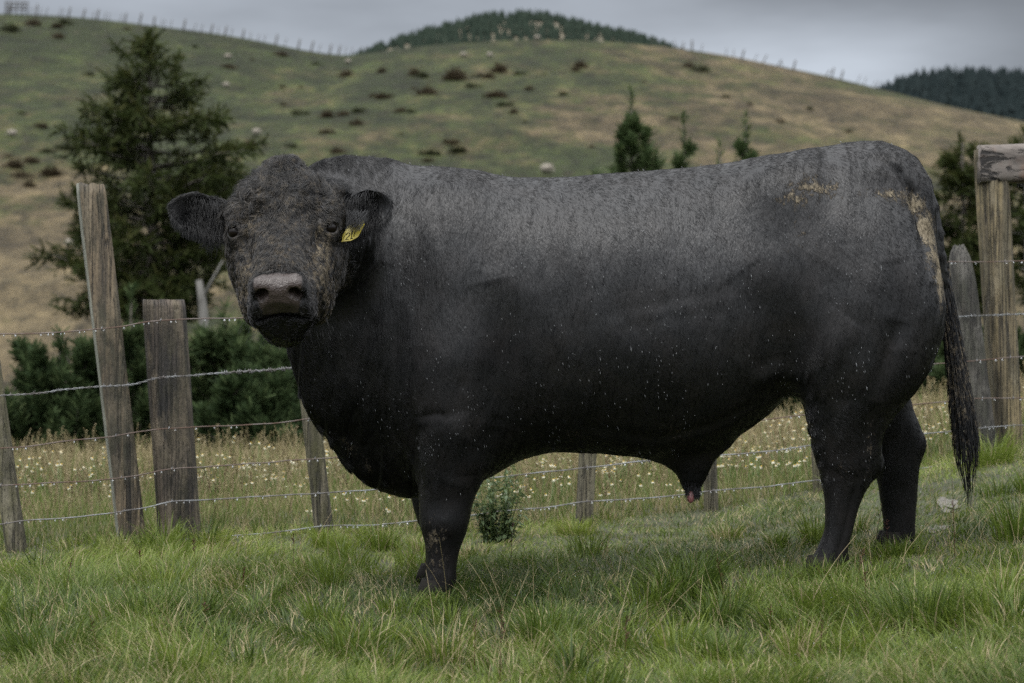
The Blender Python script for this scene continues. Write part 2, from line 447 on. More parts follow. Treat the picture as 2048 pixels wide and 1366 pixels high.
# torso stations: u, top v, bottom v, half width, y offset, exponent top, exponent bottom
TS = np.array([
 [588, 420, 700, 0.08, -0.30, 2.0, 2.0],
 [600, 372, 742, 0.12, -0.28, 2.0, 1.9],
 [625, 344, 810, 0.16, -0.23, 2.0, 1.8],
 [660, 326, 876, 0.195, -0.17, 2.0, 1.7],
 [700, 317, 936, 0.225, -0.11, 2.0, 1.65],
 [760, 318, 980, 0.265, -0.05, 2.0, 1.6],
 [830, 333, 997, 0.305, -0.01, 2.0, 1.7],
 [900, 341, 990, 0.340, 0, 2.1, 1.9],
 [980, 353, 955, 0.365, 0, 2.1, 2.1],
 [1050, 358, 918, 0.385, 0, 2.2, 2.2],
 [1120, 357, 904, 0.400, 0, 2.2, 2.2],
 [1200, 351, 905, 0.410, 0, 2.2, 2.2],
 [1300, 345, 912, 0.410, 0, 2.2, 2.2],
 [1380, 337, 912, 0.400, 0, 2.2, 2.1],
 [1440, 329, 890, 0.385, 0, 2.2, 2.1],
 [1520, 314, 842, 0.365, 0, 2.2, 2.1],
 [1600, 299, 780, 0.350, 0, 2.2, 2.1],
 [1680, 289, 772, 0.335, 0, 2.1, 2.1],
 [1740, 286, 775, 0.315, 0, 2.1, 2.1],
 [1785, 306, 765, 0.285, 0, 2.1, 2.1],
 [1822, 348, 735, 0.240, 0, 2.1, 2.1],
 [1846, 400, 695, 0.190, 0, 2.1, 2.1],
 [1862, 462, 650, 0.130, 0, 2.1, 2.1],
 [1871, 520, 595, 0.065, 0, 2.0, 2.0]])
def torso(X, Y, Z):
    u = 1024 + X * F / BD
    g = lambda c: pchip(TS[:, 0], TS[:, c], u)
    zt, zb, w, yo, pt, pb = bz(g(1)), bz(g(2)), g(3), g(4), g(5), g(6)
    zc = zb + (zt - zb) * 0.47
    up = Z > zc
    h = np.where(up, zt - zc, zc - zb); p = np.where(up, pt, pb)
    r = (np.abs((Y - BD - yo) / w) ** p + np.abs((Z - zc) / h) ** p) ** (1 / p)
    v = (r - 1) * np.minimum(w, h)
    e = np.maximum(bx(588) - X, X - bx(1871))
    return np.where(e > 0, np.maximum(v, 0) + e, v)
union(torso, (-1.0, 1.66, 8.15, 9.34, 0.25, 1.72), 0.001)

def leg(st, d, box, k=0.06, px=2.2, slant=0.0):
    """st rows: v, left u, right u, y half width, y centre offset"""
    st = np.array(st, float)[::-1]
    zz = bz(st[:, 0], d)
    def f(X, Y, Z):
        zq = np.clip(Z, zz[0], zz[-1])
        l = pchip(zz, bx(st[:, 1], d), zq); r_ = pchip(zz, bx(st[:, 2], d), zq); w = pchip(zz, st[:, 3], zq); yo = pchip(zz, st[:, 4], zq)
        wx = (r_ - l) / 2
        v = ((np.abs((X - (l + r_) / 2) / wx) ** px + np.abs((Y - d - yo) / w) ** px) ** (1 / px) - 1) * np.minimum(wx, w)
        e = np.maximum(zz[0] - Z, Z - zz[-1])
        return np.where(e > 0, np.sqrt(np.maximum(v, 0) ** 2 + e ** 2), v)
    union(f, box, k)

# near fore leg (shoulder, elbow, forearm, knee, cannon, pastern)
leg([[560, 880, 930, .03, .07], [640, 838, 985, .10, .04], [740, 812, 1005, .15, .02], [830, 818, 1000, .155, .02], [900, 828, 985, .125, .01], [960, 834, 962, .095, 0], [1010, 840, 945, .080, 0], [1045, 846, 936, .074, 0],
     [1080, 851, 925, .060, 0], [1120, 853, 916, .054, 0], [1150, 850, 912, .056, 0], [1175, 842, 908, .060, 0], [1200, 834, 906, .064, 0]], 8.56, (-0.65, 0.15, 8.2, 8.95, -0.1, 1.4), 0.10)
# far fore leg
leg([[700, 850, 960, .10, 0], [850, 822, 965, .11, 0], [940, 818, 940, .09, 0], [1000, 822, 920, .075, 0], [1040, 833, 915, .068, 0], [1080, 845, 905, .054, 0], [1120, 848, 900, .050, 0], [1150, 842, 896, .054, 0], [1172, 836, 896, .058, 0]],
    9.05, (-0.65, 0.15, 8.75, 9.34, -0.1, 1.4), 0.08)
# near hind leg (thigh, stifle, gaskin, hock, cannon)
leg([[470, 1730, 1800, .05, .05], [560, 1640, 1862, .13, .03], [640, 1600, 1872, .16, .02], [720, 1588, 1852, .165, .01], [790, 1602, 1815, .145, 0], [840, 1611, 1782, .120, 0], [880, 1620, 1766, .100, 0], [915, 1629, 1762, .085, 0], [945, 1637, 1756, .076, 0], [975, 1643, 1738, .068, 0],
     [1010, 1648, 1722, .060, 0], [1050, 1648, 1710, .055, 0], [1090, 1635, 1700, .055, 0], [1125, 1619, 1690, .058, 0], [1165, 1600, 1682, .062, 0]], 8.58, (0.85, 1.66, 8.2, 8.95, -0.1, 1.5), 0.10)
# far hind leg
leg([[560, 1650, 1845, .12, 0], [640, 1640, 1858, .14, 0], [720, 1640, 1840, .15, 0], [780, 1660, 1818, .13, 0], [820, 1690, 1826, .105, 0], [855, 1715, 1840, .09, 0], [885, 1730, 1848, .080, 0], [915, 1742, 1843, .074, 0], [950, 1752, 1838, .068, 0],
     [1000, 1760, 1836, .056, 0], [1040, 1766, 1832, .052, 0], [1080, 1765, 1832, .053, 0], [1120, 1755, 1834, .058, 0]], 9.03, (0.85, 1.66, 8.7, 9.34, -0.1, 1.5), 0.05)

def ellip(c, r, R=None):
    c = np.asarray(c, float); r = np.asarray(r, float)
    def f(X, Y, Z):
        a, b, e = X - c[0], Y - c[1], Z - c[2]
        if R is not None:
            a, b, e = R[0][0]*a + R[0][1]*b + R[0][2]*e, R[1][0]*a + R[1][1]*b + R[1][2]*e, R[2][0]*a + R[2][1]*b + R[2][2]*e
        k0 = np.sqrt((a/r[0])**2 + (b/r[1])**2 + (e/r[2])**2)
        k1 = np.sqrt((a/r[0]**2)**2 + (b/r[1]**2)**2 + (e/r[2]**2)**2) + 1e-6
        return k0 * (k0 - 1) / k1
    return f
def uel(u, v, d, ru, rv, rd, k=0.05, m=0.08, cut=False, rot=0.0):
    c = P(u, v, d); s = d / F; r = (ru * s, rd, rv * s); q = max(r) + m
    R = None
    if rot:
        ca, sa = math.cos(rot), math.sin(rot); R = [[ca, 0, -sa], [0, 1, 0], [sa, 0, ca]]
    (carve if cut else union)(ellip(c, r, R), (c[0]-q, c[0]+q, c[1]-q, c[1]+q, c[2]-q, c[2]+q), k)
# crest of the neck, shoulder blade, hook bone, pin bone, thigh bulge, elbow, knee and hock points
uel(700, 520, 8.66, 90, 130, .17, .10, .16)
uel(690, 640, 8.62, 75, 170, .13, .16, .16)
uel(880, 620, 8.62, 110, 230, .14, .20, .2, rot=0.15)
uel(1600, 395, 8.58, 70, 55, .05, .16, .16)
uel(1790, 400, 8.64, 70, 80, .06, .16, .16)
uel(1735, 610, 8.54, 120, 140, .11, .20, .2)
uel(1741, 930, 8.60, 30, 25, .040, .04)
uel(1828, 890, 9.05, 22, 24, .035, .03)
uel(890, 1045, 8.54, 38, 30, .045, .06)
uel(906, 1160, 8.57, 9, 10, .022, .02)
uel(1694, 1118, 8.58, 10, 11, .022, .02)
# sheath and its tuft end
SHP = [P(1330, 893, 8.78), P(1368, 908, 8.78), P(1385, 935, 8.78), P(1384, 962, 8.78), P(1383, 982, 8.78)]
SHR = [.050, .052, .042, .028, .016]
# tail root and dock
tp = np.array([P(1735, 305, 8.76), P(1785, 311, 8.75), P(1818, 331, 8.74), P(1842, 366, 8.73), P(1857, 415, 8.72), P(1869, 465, 8.72), P(1880, 515, 8.72), P(1889, 562, 8.73), P(1897, 610, 8.74), P(1906, 670, 8.74)])
tr = np.array([.034, .036, .037, .036, .034, .031, .024, .021, .017, .012])
def capsules(pts, rad, k, m=0.06):
    for i in range(len(pts) - 1):
        a, b, r0, r1 = pts[i], pts[i+1], rad[i], rad[i+1]
        ab = b - a; L = (ab ** 2).sum()
        def f(X, Y, Z):
            t = np.clip(((X-a[0])*ab[0] + (Y-a[1])*ab[1] + (Z-a[2])*ab[2]) / L, 0, 1)
            return np.sqrt((X-a[0]-t*ab[0])**2 + (Y-a[1]-t*ab[1])**2 + (Z-a[2]-t*ab[2])**2) - (r0 + (r1-r0)*t)
        lo = np.minimum(a, b) - r0 - m; hi = np.maximum(a, b) + r0 + m
        union(f, (lo[0], hi[0], lo[1], hi[1], lo[2], hi[2]), k)
capsules(tp, tr, 0.012)
capsules(np.array(SHP), SHR, 0.05, 0.10)
capsules(np.array([P(1440, 878, 8.78), P(1400, 918, 8.78)]), [.040, .030], 0.06, 0.10)

# --- head, in its own frame: c = across (to image right), a = down the face, b = out of the forehead
HO = P(568, 462, 8.10)
HA = np.array([0.035, -0.70, -0.714]); HA /= np.linalg.norm(HA)
HC = np.array([0.995, -0.06, -0.022]); HC -= HA * HC.dot(HA); HC /= np.linalg.norm(HC)
HB = np.cross(HA, HC)
HR = np.stack([HC, HA, HB])
def loc(X, Y, Z):
    x, y, z = X - HO[0], Y - HO[1], Z - HO[2]
    return tuple(R[0]*x + R[1]*y + R[2]*z for R in HR)
def hw(c, a, b): return HO + HC * c + HA * a + HB * b
HS = np.array([
 # a,   halfwidth, top b, bottom b
 [-.235, .04, .045, .00],
 [-.20, .070, .075, -.08],
 [-.14, .118, .100, -.16],
 [-.06, .166, .108, -.22],
 [.02, .185, .092, -.255],
 [.10, .162, .080, -.265],
 [.17, .138, .074, -.255],
 [.23, .118, .074, -.238],
 [.28, .110, .082, -.222],
 [.325, .104, .090, -.200],
 [.36, .094, .078, -.165],
 [.385, .068, .048, -.11]])
def head(X, Y, Z):
    c, a, b = loc(X, Y, Z)
    aq = np.clip(a, HS[0, 0], HS[-1, 0])
    g = lambda k: pchip(HS[:, 0], HS[:, k], aq)
    w, t, bo = g(1), g(2), g(3)
    bc = bo + (t - bo) * 0.56
    h = np.where(b > bc, t - bc, bc - bo); p = np.where(b > bc, 2.5 - .55 * sstep(.24, .34, aq), 2.0)
    v = ((np.abs(c / w) ** p + np.abs((b - bc) / h) ** p) ** (1 / p) - 1) * np.minimum(w, h)
    e = np.maximum(HS[0, 0] - a, a - HS[-1, 0])
    return np.where(e > 0, np.sqrt(np.maximum(v, 0) ** 2 + e ** 2), v)
HBOX = (-1.16, -0.42, 7.66, 8.62, 0.84, 1.62)
union(head, HBOX, 0.05)
def hel(c, a, b, rc, ra, rb, k=0.03, cut=False, both=True):
    for sg in ((1, -1) if both and c else (1,)):
        o = hw(sg * c, a, b); q = max(rc, ra, rb) + 0.06
        (carve if cut else union)(ellip(o, (rc, ra, rb), HR), (o[0]-q, o[0]+q, o[1]-q, o[1]+q, o[2]-q, o[2]+q), k)
# join head to neck
uel(650, 480, 8.42, 90, 120, .20, .10)
# poll tuft
hel(0, -.165, .070, .078, .055, .045, .07)
hel(-.008, -.175, .100, .046, .046, .036, .05)
hel(.110, -.10, .020, .055, .07, .07, .05)
# forehead curls, brows, cheeks
hel(.055, -.085, .085, .062, .08, .042, .05)
hel(.150, -.035, .035, .042, .05, .045, .035)
hel(.108, .14, -.13, .050, .13, .11, .05)
hel(.142, .02, -.12, .045, .10, .11, .05)
# hollow between eye and nose
hel(.122, .17, .055, .035, .09, .035, .05, cut=True)
# muzzle: nose pad, wings of the nostrils, upper lips, lower lip and chin
hel(0, .335, .052, .088, .048, .050, .03)
hel(.058, .338, .080, .034, .036, .030, .02)
hel(.060, .335, -.045, .046, .045, .055, .03)
hel(0, .345, -.115, .072, .045, .048, .02)
hel(0, .285, -.165, .065, .07, .055, .04)
# nostrils (comma shaped) and mouth
hel(.052, .385, .072, .020, .06, .018, .008, cut=True)
hel(.066, .388, .055, .016, .06, .016, .008, cut=True)
hel(.080, .375, .030, .016, .03, .008, .010, cut=True)
def mouth(X, Y, Z):
    c, a, b = loc(X, Y, Z)
    bb = -.016 - 3.4 * c * c
    return np.maximum(np.maximum(np.abs(b - bb) - 0.0055, 0.315 - a), np.abs(c) - 0.085)
carve(mouth, HBOX, 0.010)
# eye sockets
EYES = []
for sg in (-1, 1):
    e = hw(sg * .154, .030, .030)
    EYES.append(e)
    q = 0.10
    o = hw(sg * .156, .030, .030)
    union(ellip(o, (.032, .036, .042), HR), (o[0]-q, o[0]+q, o[1]-q, o[1]+q, o[2]-q, o[2]+q), 0.03)
    d = Vector((sg * 0.35, -0.93, 0.1)).normalized()
    o2 = o + np.array(d) * 0.034
    carve(ellip(o2, (.026, .026, .018)), (o2[0]-q, o2[0]+q, o2[1]-q, o2[1]+q, o2[2]-q, o2[2]+q), 0.010)
    EYES[-1] = o + np.array(d) * 0.0095


# ears: curved leaf shells.  base, direction of length, width direction, facing
def ear(base, tip, wdir, L, W, cup):
    base = np.asarray(base); l = np.asarray(tip) - base; l /= np.linalg.norm(l)
    w = np.asarray(wdir, float); w -= l * w.dot(l); w /= np.linalg.norm(w)
    n = np.cross(l, w); n = n if n[1] < 0 else -n       # opening faces the camera
    def f(X, Y, Z):
        x, y, z = X - base[0], Y - base[1], Z - base[2]
        a = (x*l[0] + y*l[1] + z*l[2]) / L; b = x*w[0] + y*w[1] + z*w[2]; t = x*n[0] + y*n[1] + z*n[2]
        aq = np.clip(a, 0, 1)
        hw_ = W * pchip([0, .15, .35, .6, .8, .93, 1.0], [.50, .72, .96, 1.0, .80, .50, .12], aq)
        th = 0.0095 + 0.030 * sstep(0.25, -0.05, a)
        sh = np.abs(t - cup * b * b / W + 0.02 * np.sin(aq * 3.1)) - th
        o = np.maximum(np.abs(b) - hw_, (a - 1) * L)
        o = np.maximum(o, (-0.2 - a) * L)
        v = -smin(-sh, -o, 0.008)
        return v
    q = 0.12
    lo = np.minimum(base, np.asarray(tip)) - q; hi = np.maximum(base, np.asarray(tip)) + q
    union(f, (lo[0], hi[0], lo[1], hi[1], lo[2], hi[2]), 0.022)
    return dict(base=base, l=l, w=w, n=n, L=L, W=W, cup=cup)
EARS = [ear(P(466, 448, 8.20), P(340, 412, 8.14), (0.0, 0.05, 1.0), .222, .068, .55),
        ear(P(672, 436, 8.22), P(784, 402, 8.17), (-0.35, 0.0, 0.95), .210, .066, .55)]
capsules(np.array([P(500, 450, 8.24), P(440, 440, 8.19)]), [.042, .030], 0.06)
capsules(np.array([P(640, 450, 8.26), P(700, 432, 8.21)]), [.042, .030], 0.06)

# --- naive surface nets
def surface_nets(F3, gx, gy, gz_):
    ins = F3 < 0
    nx, ny, nz = F3.shape
    cnt = np.zeros((nx-1, ny-1, nz-1), np.int8)
    for a in (0, 1):
        for b in (0, 1):
            for c in (0, 1): cnt += ins[a:nx-1+a, b:ny-1+b, c:nz-1+c]
    act = (cnt > 0) & (cnt < 8)
    I, J, K = np.nonzero(act)
    idx = np.full(act.shape, -1, np.int32); idx[I, J, K] = np.arange(len(I))
    acc = np.zeros((len(I), 3)); w = np.zeros(len(I))
    gs = (gx, gy, gz_)
    for ax in range(3):
        o1, o2 = [t for t in range(3) if t != ax]
        for p in (0, 1):
            for q in (0, 1):
                off = [0, 0, 0]; off[o1] = p; off[o2] = q
                i0 = (I + off[0], J + off[1], K + off[2])
                off[ax] = 1
                i1 = (I + off[0], J + off[1], K + off[2])
                f0, f1 = F3[i0], F3[i1]
                mk = (f0 < 0) != (f1 < 0)
                t = np.where(mk, f0 / np.where(mk, f0 - f1, 1), 0)
                for d in range(3):
                    p0, p1 = gs[d][i0[d]], gs[d][i1[d]]
                    acc[:, d] += np.where(mk, p0 + (p1 - p0) * t, 0)
                w += mk
    V = acc / w[:, None]
    quads = []
    for ax in range(3):
        sl0 = [slice(1, n-1) for n in F3.shape]; sl1 = list(sl0)
        sl0[ax] = slice(0, F3.shape[ax]-1); sl1[ax] = slice(1, F3.shape[ax])
        a, b = ins[tuple(sl0)], ins[tuple(sl1)]
        base = np.array([1, 1, 1]); base[ax] = 0
        for flip, mk in ((False, a & ~b), (True, ~a & b)):
            E = np.stack(np.nonzero(mk), 1) + base
            o1, o2 = (ax + 1) % 3, (ax + 2) % 3
            d1 = np.zeros(3, int); d1[o1] = 1; d2 = np.zeros(3, int); d2[o2] = 1
            c = [E - d1 - d2, E - d2, E, E - d1]
            q = np.stack([idx[t[:, 0], t[:, 1], t[:, 2]] for t in c], 1)
            quads.append(q[:, ::-1] if flip else q)
    return V, np.concatenate(quads)
V, Q = surface_nets(FLD, GX, GY, GZ)
# keep the largest component only
def largest(V, Q):
    lab = np.arange(len(V))
    for _ in range(400):
        mn = lab[Q].min(1)
        new = lab.copy()
        for k in range(4): np.minimum.at(new, Q[:, k], mn)
        new = new[new]
        if (new == lab).all(): break
        lab = new
    u, c = np.unique(lab, return_counts=True)
    keep = lab == u[c.argmax()]
    mp_ = np.cumsum(keep) - 1
    return V[keep], mp_[Q[keep[Q].all(1)]]
V, Q = largest(V, Q)
E_ = np.concatenate([Q[:, [0, 1]], Q[:, [1, 2]], Q[:, [2, 3]], Q[:, [3, 0]]])
def lap(V, it, lam=0.5, wt=None):
    n = len(V); deg = np.bincount(E_[:, 0], minlength=n) + np.bincount(E_[:, 1], minlength=n)
    for _ in range(it):
        A = np.stack([np.bincount(E_[:, 0], V[E_[:, 1], d], n) + np.bincount(E_[:, 1], V[E_[:, 0], d], n) for d in range(3)], 1) / deg[:, None]
        st = (A - V) * lam
        V = V + (st if wt is None else st * wt[:, None])
    return V
def normals(V, Q):
    fn = np.cross(V[Q[:, 2]] - V[Q[:, 0]], V[Q[:, 3]] - V[Q[:, 1]])
    N = np.stack([sum(np.bincount(Q[:, k], fn[:, d], len(V)) for k in range(4)) for d in range(3)], 1)
    return N / (np.linalg.norm(N, axis=1)[:, None] + 1e-12), fn
hc_, ha_, hb_ = loc(V[:, 0], V[:, 1], V[:, 2])
is_head = (V[:, 0] < -0.55) & (np.abs(hc_) < 0.45) & (V[:, 1] < 8.36) & (V[:, 2] > 0.86)
V = lap(V, 16, 0.5, np.where(is_head, 0.15, 1.0))
N, _ = normals(V, Q)

# --- surface relief: muscles, folds and wrinkles, drawn on the side plane (u, v at mid depth)
def side_uv(V, d=8.45): return 1024 + V[:, 0] * F / d, 683 - (V[:, 2] - CAMZ) * F / d
def stroke(U, W, pts, width):
    """distance based falloff to a polyline in the side plane"""
    best = np.full(len(U), 1e9); par = np.zeros(len(U))
    pts = np.array(pts, float); seg = np.linalg.norm(np.diff(pts, axis=0), axis=1); tot = seg.sum(); s0 = 0.0
    for a, b, l in zip(pts[:-1], pts[1:], seg):
        ab = b - a; t = np.clip(((U - a[0])*ab[0] + (W - a[1])*ab[1]) / (ab**2).sum(), 0, 1)
        d2 = (U - a[0] - t*ab[0])**2 + (W - a[1] - t*ab[1])**2; k = d2 < best
        best = np.where(k, d2, best); par = np.where(k, (s0 + t*l)/tot, par); s0 += l
    return np.exp(-best / width**2) * np.sin(np.pi * par) ** 0.8      # folds fade out at both ends
U_, W_ = side_uv(V)
nb = ~is_head
D = np.zeros(len(V))
REL = [  # (points, width px, depth m; negative = groove)
 ([(985, 560), (1010, 670), (1005, 760), (985, 850)], 34, -.015),       # behind the shoulder
 ([(850, 430), (828, 550), (832, 690)], 34, -.006),
 ([(760, 520), (735, 620), (730, 720), (745, 820)], 20, -.012),
 ([(700, 560), (690, 660), (700, 760)], 16, -.010),
 ([(800, 600), (790, 700), (800, 800)], 14, -.007),
 ([(1190, 640), (1300, 615), (1420, 590), (1500, 560)], 14, -.0016),     # flank folds
 ([(1230, 660), (1330, 640), (1450, 615)], 12, -.0014),
 ([(1240, 640), (1350, 618), (1450, 598)], 13, .0010),
 ([(1480, 540), (1550, 640), (1590, 730), (1600, 790)], 36, -.012),     # in front of the stifle
 ([(1640, 520), (1570, 640), (1500, 740)], 50, -.007),
 ([(1400, 470), (1500, 440), (1600, 480)], 60, -.008),                  # hunger hollow
 ([(1500, 775), (1560, 745), (1620, 765)], 14, .010),
 ([(1540, 800), (1590, 770)], 9, -.010),
 ([(820, 835), (880, 825), (900, 832)], 6, -.006),
 ([(812, 780), (822, 860), (830, 930), (836, 1000)], 9, -.020),
 ([(905, 830), (925, 880), (930, 950)], 26, .010),
 ([(862, 850), (870, 930), (880, 1000)], 22, .007),
 ([(850, 1045), (880, 1052), (910, 1048)], 14, .003),
 ([(906, 1070), (902, 1110), (898, 1160)], 7, -.007),
 ([(872, 1075), (874, 1120), (872, 1170)], 8, .004),
 ([(1742, 950), (1716, 1060), (1692, 1140)], 7, .005),
 ([(1722, 950), (1698, 1060), (1674, 1140)], 6, -.008),
 ([(1660, 940), (1700, 935), (1740, 925)], 14, .006),
 ([(1690, 800), (1690, 870), (1700, 930)], 30, .010),
 ([(1648, 800), (1660, 870), (1680, 920)], 10, -.008),
 ([(1000, 830), (985, 880), (975, 930)], 12, -.010),
 ([(940, 880), (900, 960)], 20, -.006),
 ([(1700, 640), (1640, 720), (1620, 800)], 30, .010),
 ([(1790, 640), (1770, 720), (1750, 800)], 16, -.012),
 ([(1780, 520), (1800, 620), (1800, 700)], 24, -.008),
 ([(1740, 800), (1735, 870), (1742, 910)], 9, -.008),
 ([(1640, 940), (1700, 950)], 7, -.004),
 ([(1610, 850), (1640, 845)], 5, -.005),
 ([(1612, 870), (1650, 885)], 5, -.005),
 ([(1100, 500), (1200, 480), (1350, 470)], 80, .010),
 ([(1150, 700), (1300, 720), (1450, 690)], 90, .012),
 ([(1740, 318), (1775, 318), (1808, 342), (1833, 382), (1848, 432), (1859, 490), (1868, 560)], 8, -.028),
 ([(1700, 330), (1790, 345), (1830, 410)], 22, .006),
 ([(1700, 350), (1640, 345)], 40, -.010),
 ([(850, 345), (875, 420), (880, 500)], 9, -.006),
 ([(1150, 850), (1320, 880), (1430, 850), (1560, 790)], 8, -.008),
 ([(1160, 870), (1320, 900)], 8, .004),
]
for pts, w, dp in REL:
    D += dp * (1.25 if w > 13 else .8) * stroke(U_, W_, pts, w * 1.3) * nb
D += (fbm(V[:, 0]*4, V[:, 1]*3, V[:, 2]*3, 3) - 0.5) * 0.020 * nb
D += (fbm(V[:, 0]*16, V[:, 1]*9, V[:, 2]*7 + 4, 3) - 0.5) * 0.006 * nb
# loose skin on the neck: fine vertical wrinkles
nk = sstep(880, 760, U_) * nb * sstep(330, 420, W_)
D += -0.006 * nk * sstep(0.52, 0.62, fbm(U_ / 34.0 + W_ / 260.0, W_ / 190.0, 2.2, 2))
# head relief
if True:
    hd = is_head.astype(float)
    D += hd * (fbm(V[:, 0]*26, V[:, 1]*26, V[:, 2]*26, 3) - 0.5) * 0.009
    fore = hd * sstep(.02, -.06, ha_) * sstep(-.02, .05, hb_) * (np.abs(hc_) < .2)
    D += fore * (fbm(V[:, 0]*34, V[:, 1]*20, V[:, 2]*26 + 9, 3) - 0.45) * 0.009
    # wrinkles over the nose
    for k, aa in enumerate((.235, .255, .272)):
        D += -0.004 * hd * np.exp(-((ha_ - aa - 3.0 * hc_**2) / .0045)**2) * (np.abs(hc_) < .075) * (hb_ > .02)
    for sg in (-1, 1):   # lids and the fold running down from the eye
        D += 0.006 * hd * np.exp(-(((hc_ - sg*.150)/.03)**2 + ((ha_ + .006)/.012)**2)) * (hb_ > -.02)
        D += -0.007 * hd * np.exp(-(((hc_ - sg*(.118 + .1*(ha_-.05)))/.012)**2)) * np.exp(-((ha_-.075)/.05)**2) * (hb_ > -.02)
        D += -0.006 * hd * np.exp(-((hc_ - sg*(.105 - .1*(ha_-.15)))/.010)**2) * np.exp(-((ha_-.16)/.05)**2) * (hb_ > -.02)
V = V + N * D[:, None]
N, FN = normals(V, Q)
hc_, ha_, hb_ = loc(V[:, 0], V[:, 1], V[:, 2])
U_, W_ = side_uv(V)

# --- masks on the surface: dried mud, bare nose skin
def blob(U, W, u, v, ru, rv, rot=0.0):
    ca, sa = math.cos(rot), math.sin(rot); a, b = U - u, W - v
    return np.exp(-(((a*ca + b*sa)/ru)**2 + ((-a*sa + b*ca)/rv)**2))
def masks(V, N):
    U, W = side_uv(V); hc, ha, hb = loc(V[:, 0], V[:, 1], V[:, 2])
    head = (V[:, 0] < -0.55) & (V[:, 1] < 8.34) & (V[:, 2] > 0.86) & (ha > -.3) & (ha < .45)
    near = (V[:, 1] < 8.86)
    m = np.zeros(len(V))
    for a in [(1795, 386, 60, 14, .05, .66), (1838, 404, 32, 24, .6, .80), (1862, 455, 24, 50, -.15, .9), (1884, 540, 14, 75, -.05, .9), (1872, 500, 26, 60, 0, .62),
              (1630, 372, 62, 26, 0, .58), (1590, 396, 40, 18, 0, .60), (1652, 370, 34, 12, 0.1, .72), (1600, 470, 70, 60, 0, .22),
              (690, 890, 26, 16, .7, .50), (720, 930, 26, 22, .7, .45), (775, 985, 40, 12, .2, .42),
              (870, 1085, 26, 46, 0, .48), (880, 1130, 24, 30, 0, .44), (1150, 870, 60, 20, 0, .33), (1350, 865, 60, 24, 0, .33),
              (1790, 1080, 26, 40, 0, .40), (1745, 900, 12, 90, 0, .35), (1690, 940, 20, 40, 0, .25)]:
        m = np.maximum(m, a[5] * blob(U, W, *a[:5]))
    m = m * near * (.48 + 1.15*fbm(U/12.0, W/16.0, V[:, 1]*4, 3))
    td_ = np.full(len(V), 9.0)
    for a_, b_ in zip(tp[:-1], tp[1:]):
        ab_ = b_ - a_; t_ = np.clip(((V - a_) @ ab_) / (ab_ @ ab_), 0, 1); td_ = np.minimum(td_, np.linalg.norm(V - a_ - t_[:, None]*ab_, axis=1))
    m = m * sstep(.052, .072, td_)
    # rear strip under the tail
    m = np.maximum(m, 0.62 * sstep(1.45, 1.52, V[:, 0]) * blob(U*0, W, 0, 500, 1, 95) * (np.abs(V[:, 1] - BD + .03) < .10) * sstep(.045, .06, td_))
    # face: cheeks, bridge, jaw
    f = 0.62 * np.exp(-(((np.abs(hc) - .125)/.05)**2 + ((ha - .20)/.14)**2)) + 0.38 * np.exp(-((hc/.06)**2 + ((ha - .16)/.10)**2)) * (hb > 0)
    f = np.maximum(f, 0.60 * np.exp(-(((hc + .10)/.045)**2 + ((ha - .03)/.045)**2)) * (hb > 0))
    f = np.maximum(f, 0.60 * np.exp(-(((hc - .17)/.03)**2 + ((ha + .10)/.07)**2)))
    f = np.maximum(f, 0.62 * np.exp(-(((hc - .13)/.05)**2 + ((ha - .12)/.20)**2)) * (hb < 0.06))
    f = np.maximum(f, 0.30 * (hb > .0) * (ha < .25) * (np.abs(hc) < .16))
    f = np.where((ha > .27) & (np.abs(hc) < .10), f * 0.25, f)
    m = np.where(head, np.minimum(f * .98, .56), m)
    # bare skin of the nose
    nz_ = head * sstep(.290, .314, ha - 4.5 * hc**2) * sstep(.084, .074, np.abs(hc) * (1 + 7*np.clip(.05 - hb, 0, 1))) * sstep(-.012, -.003, hb)
    return m, nz_
MUD, NOSE = masks(V, N)
_UND = sstep(1000, 1004, side_uv(V, 8.78)[1]) * (np.abs(V[:, 0] - bx(1384)) < 0.06) * (np.abs(V[:, 1] - 8.78) < .05)

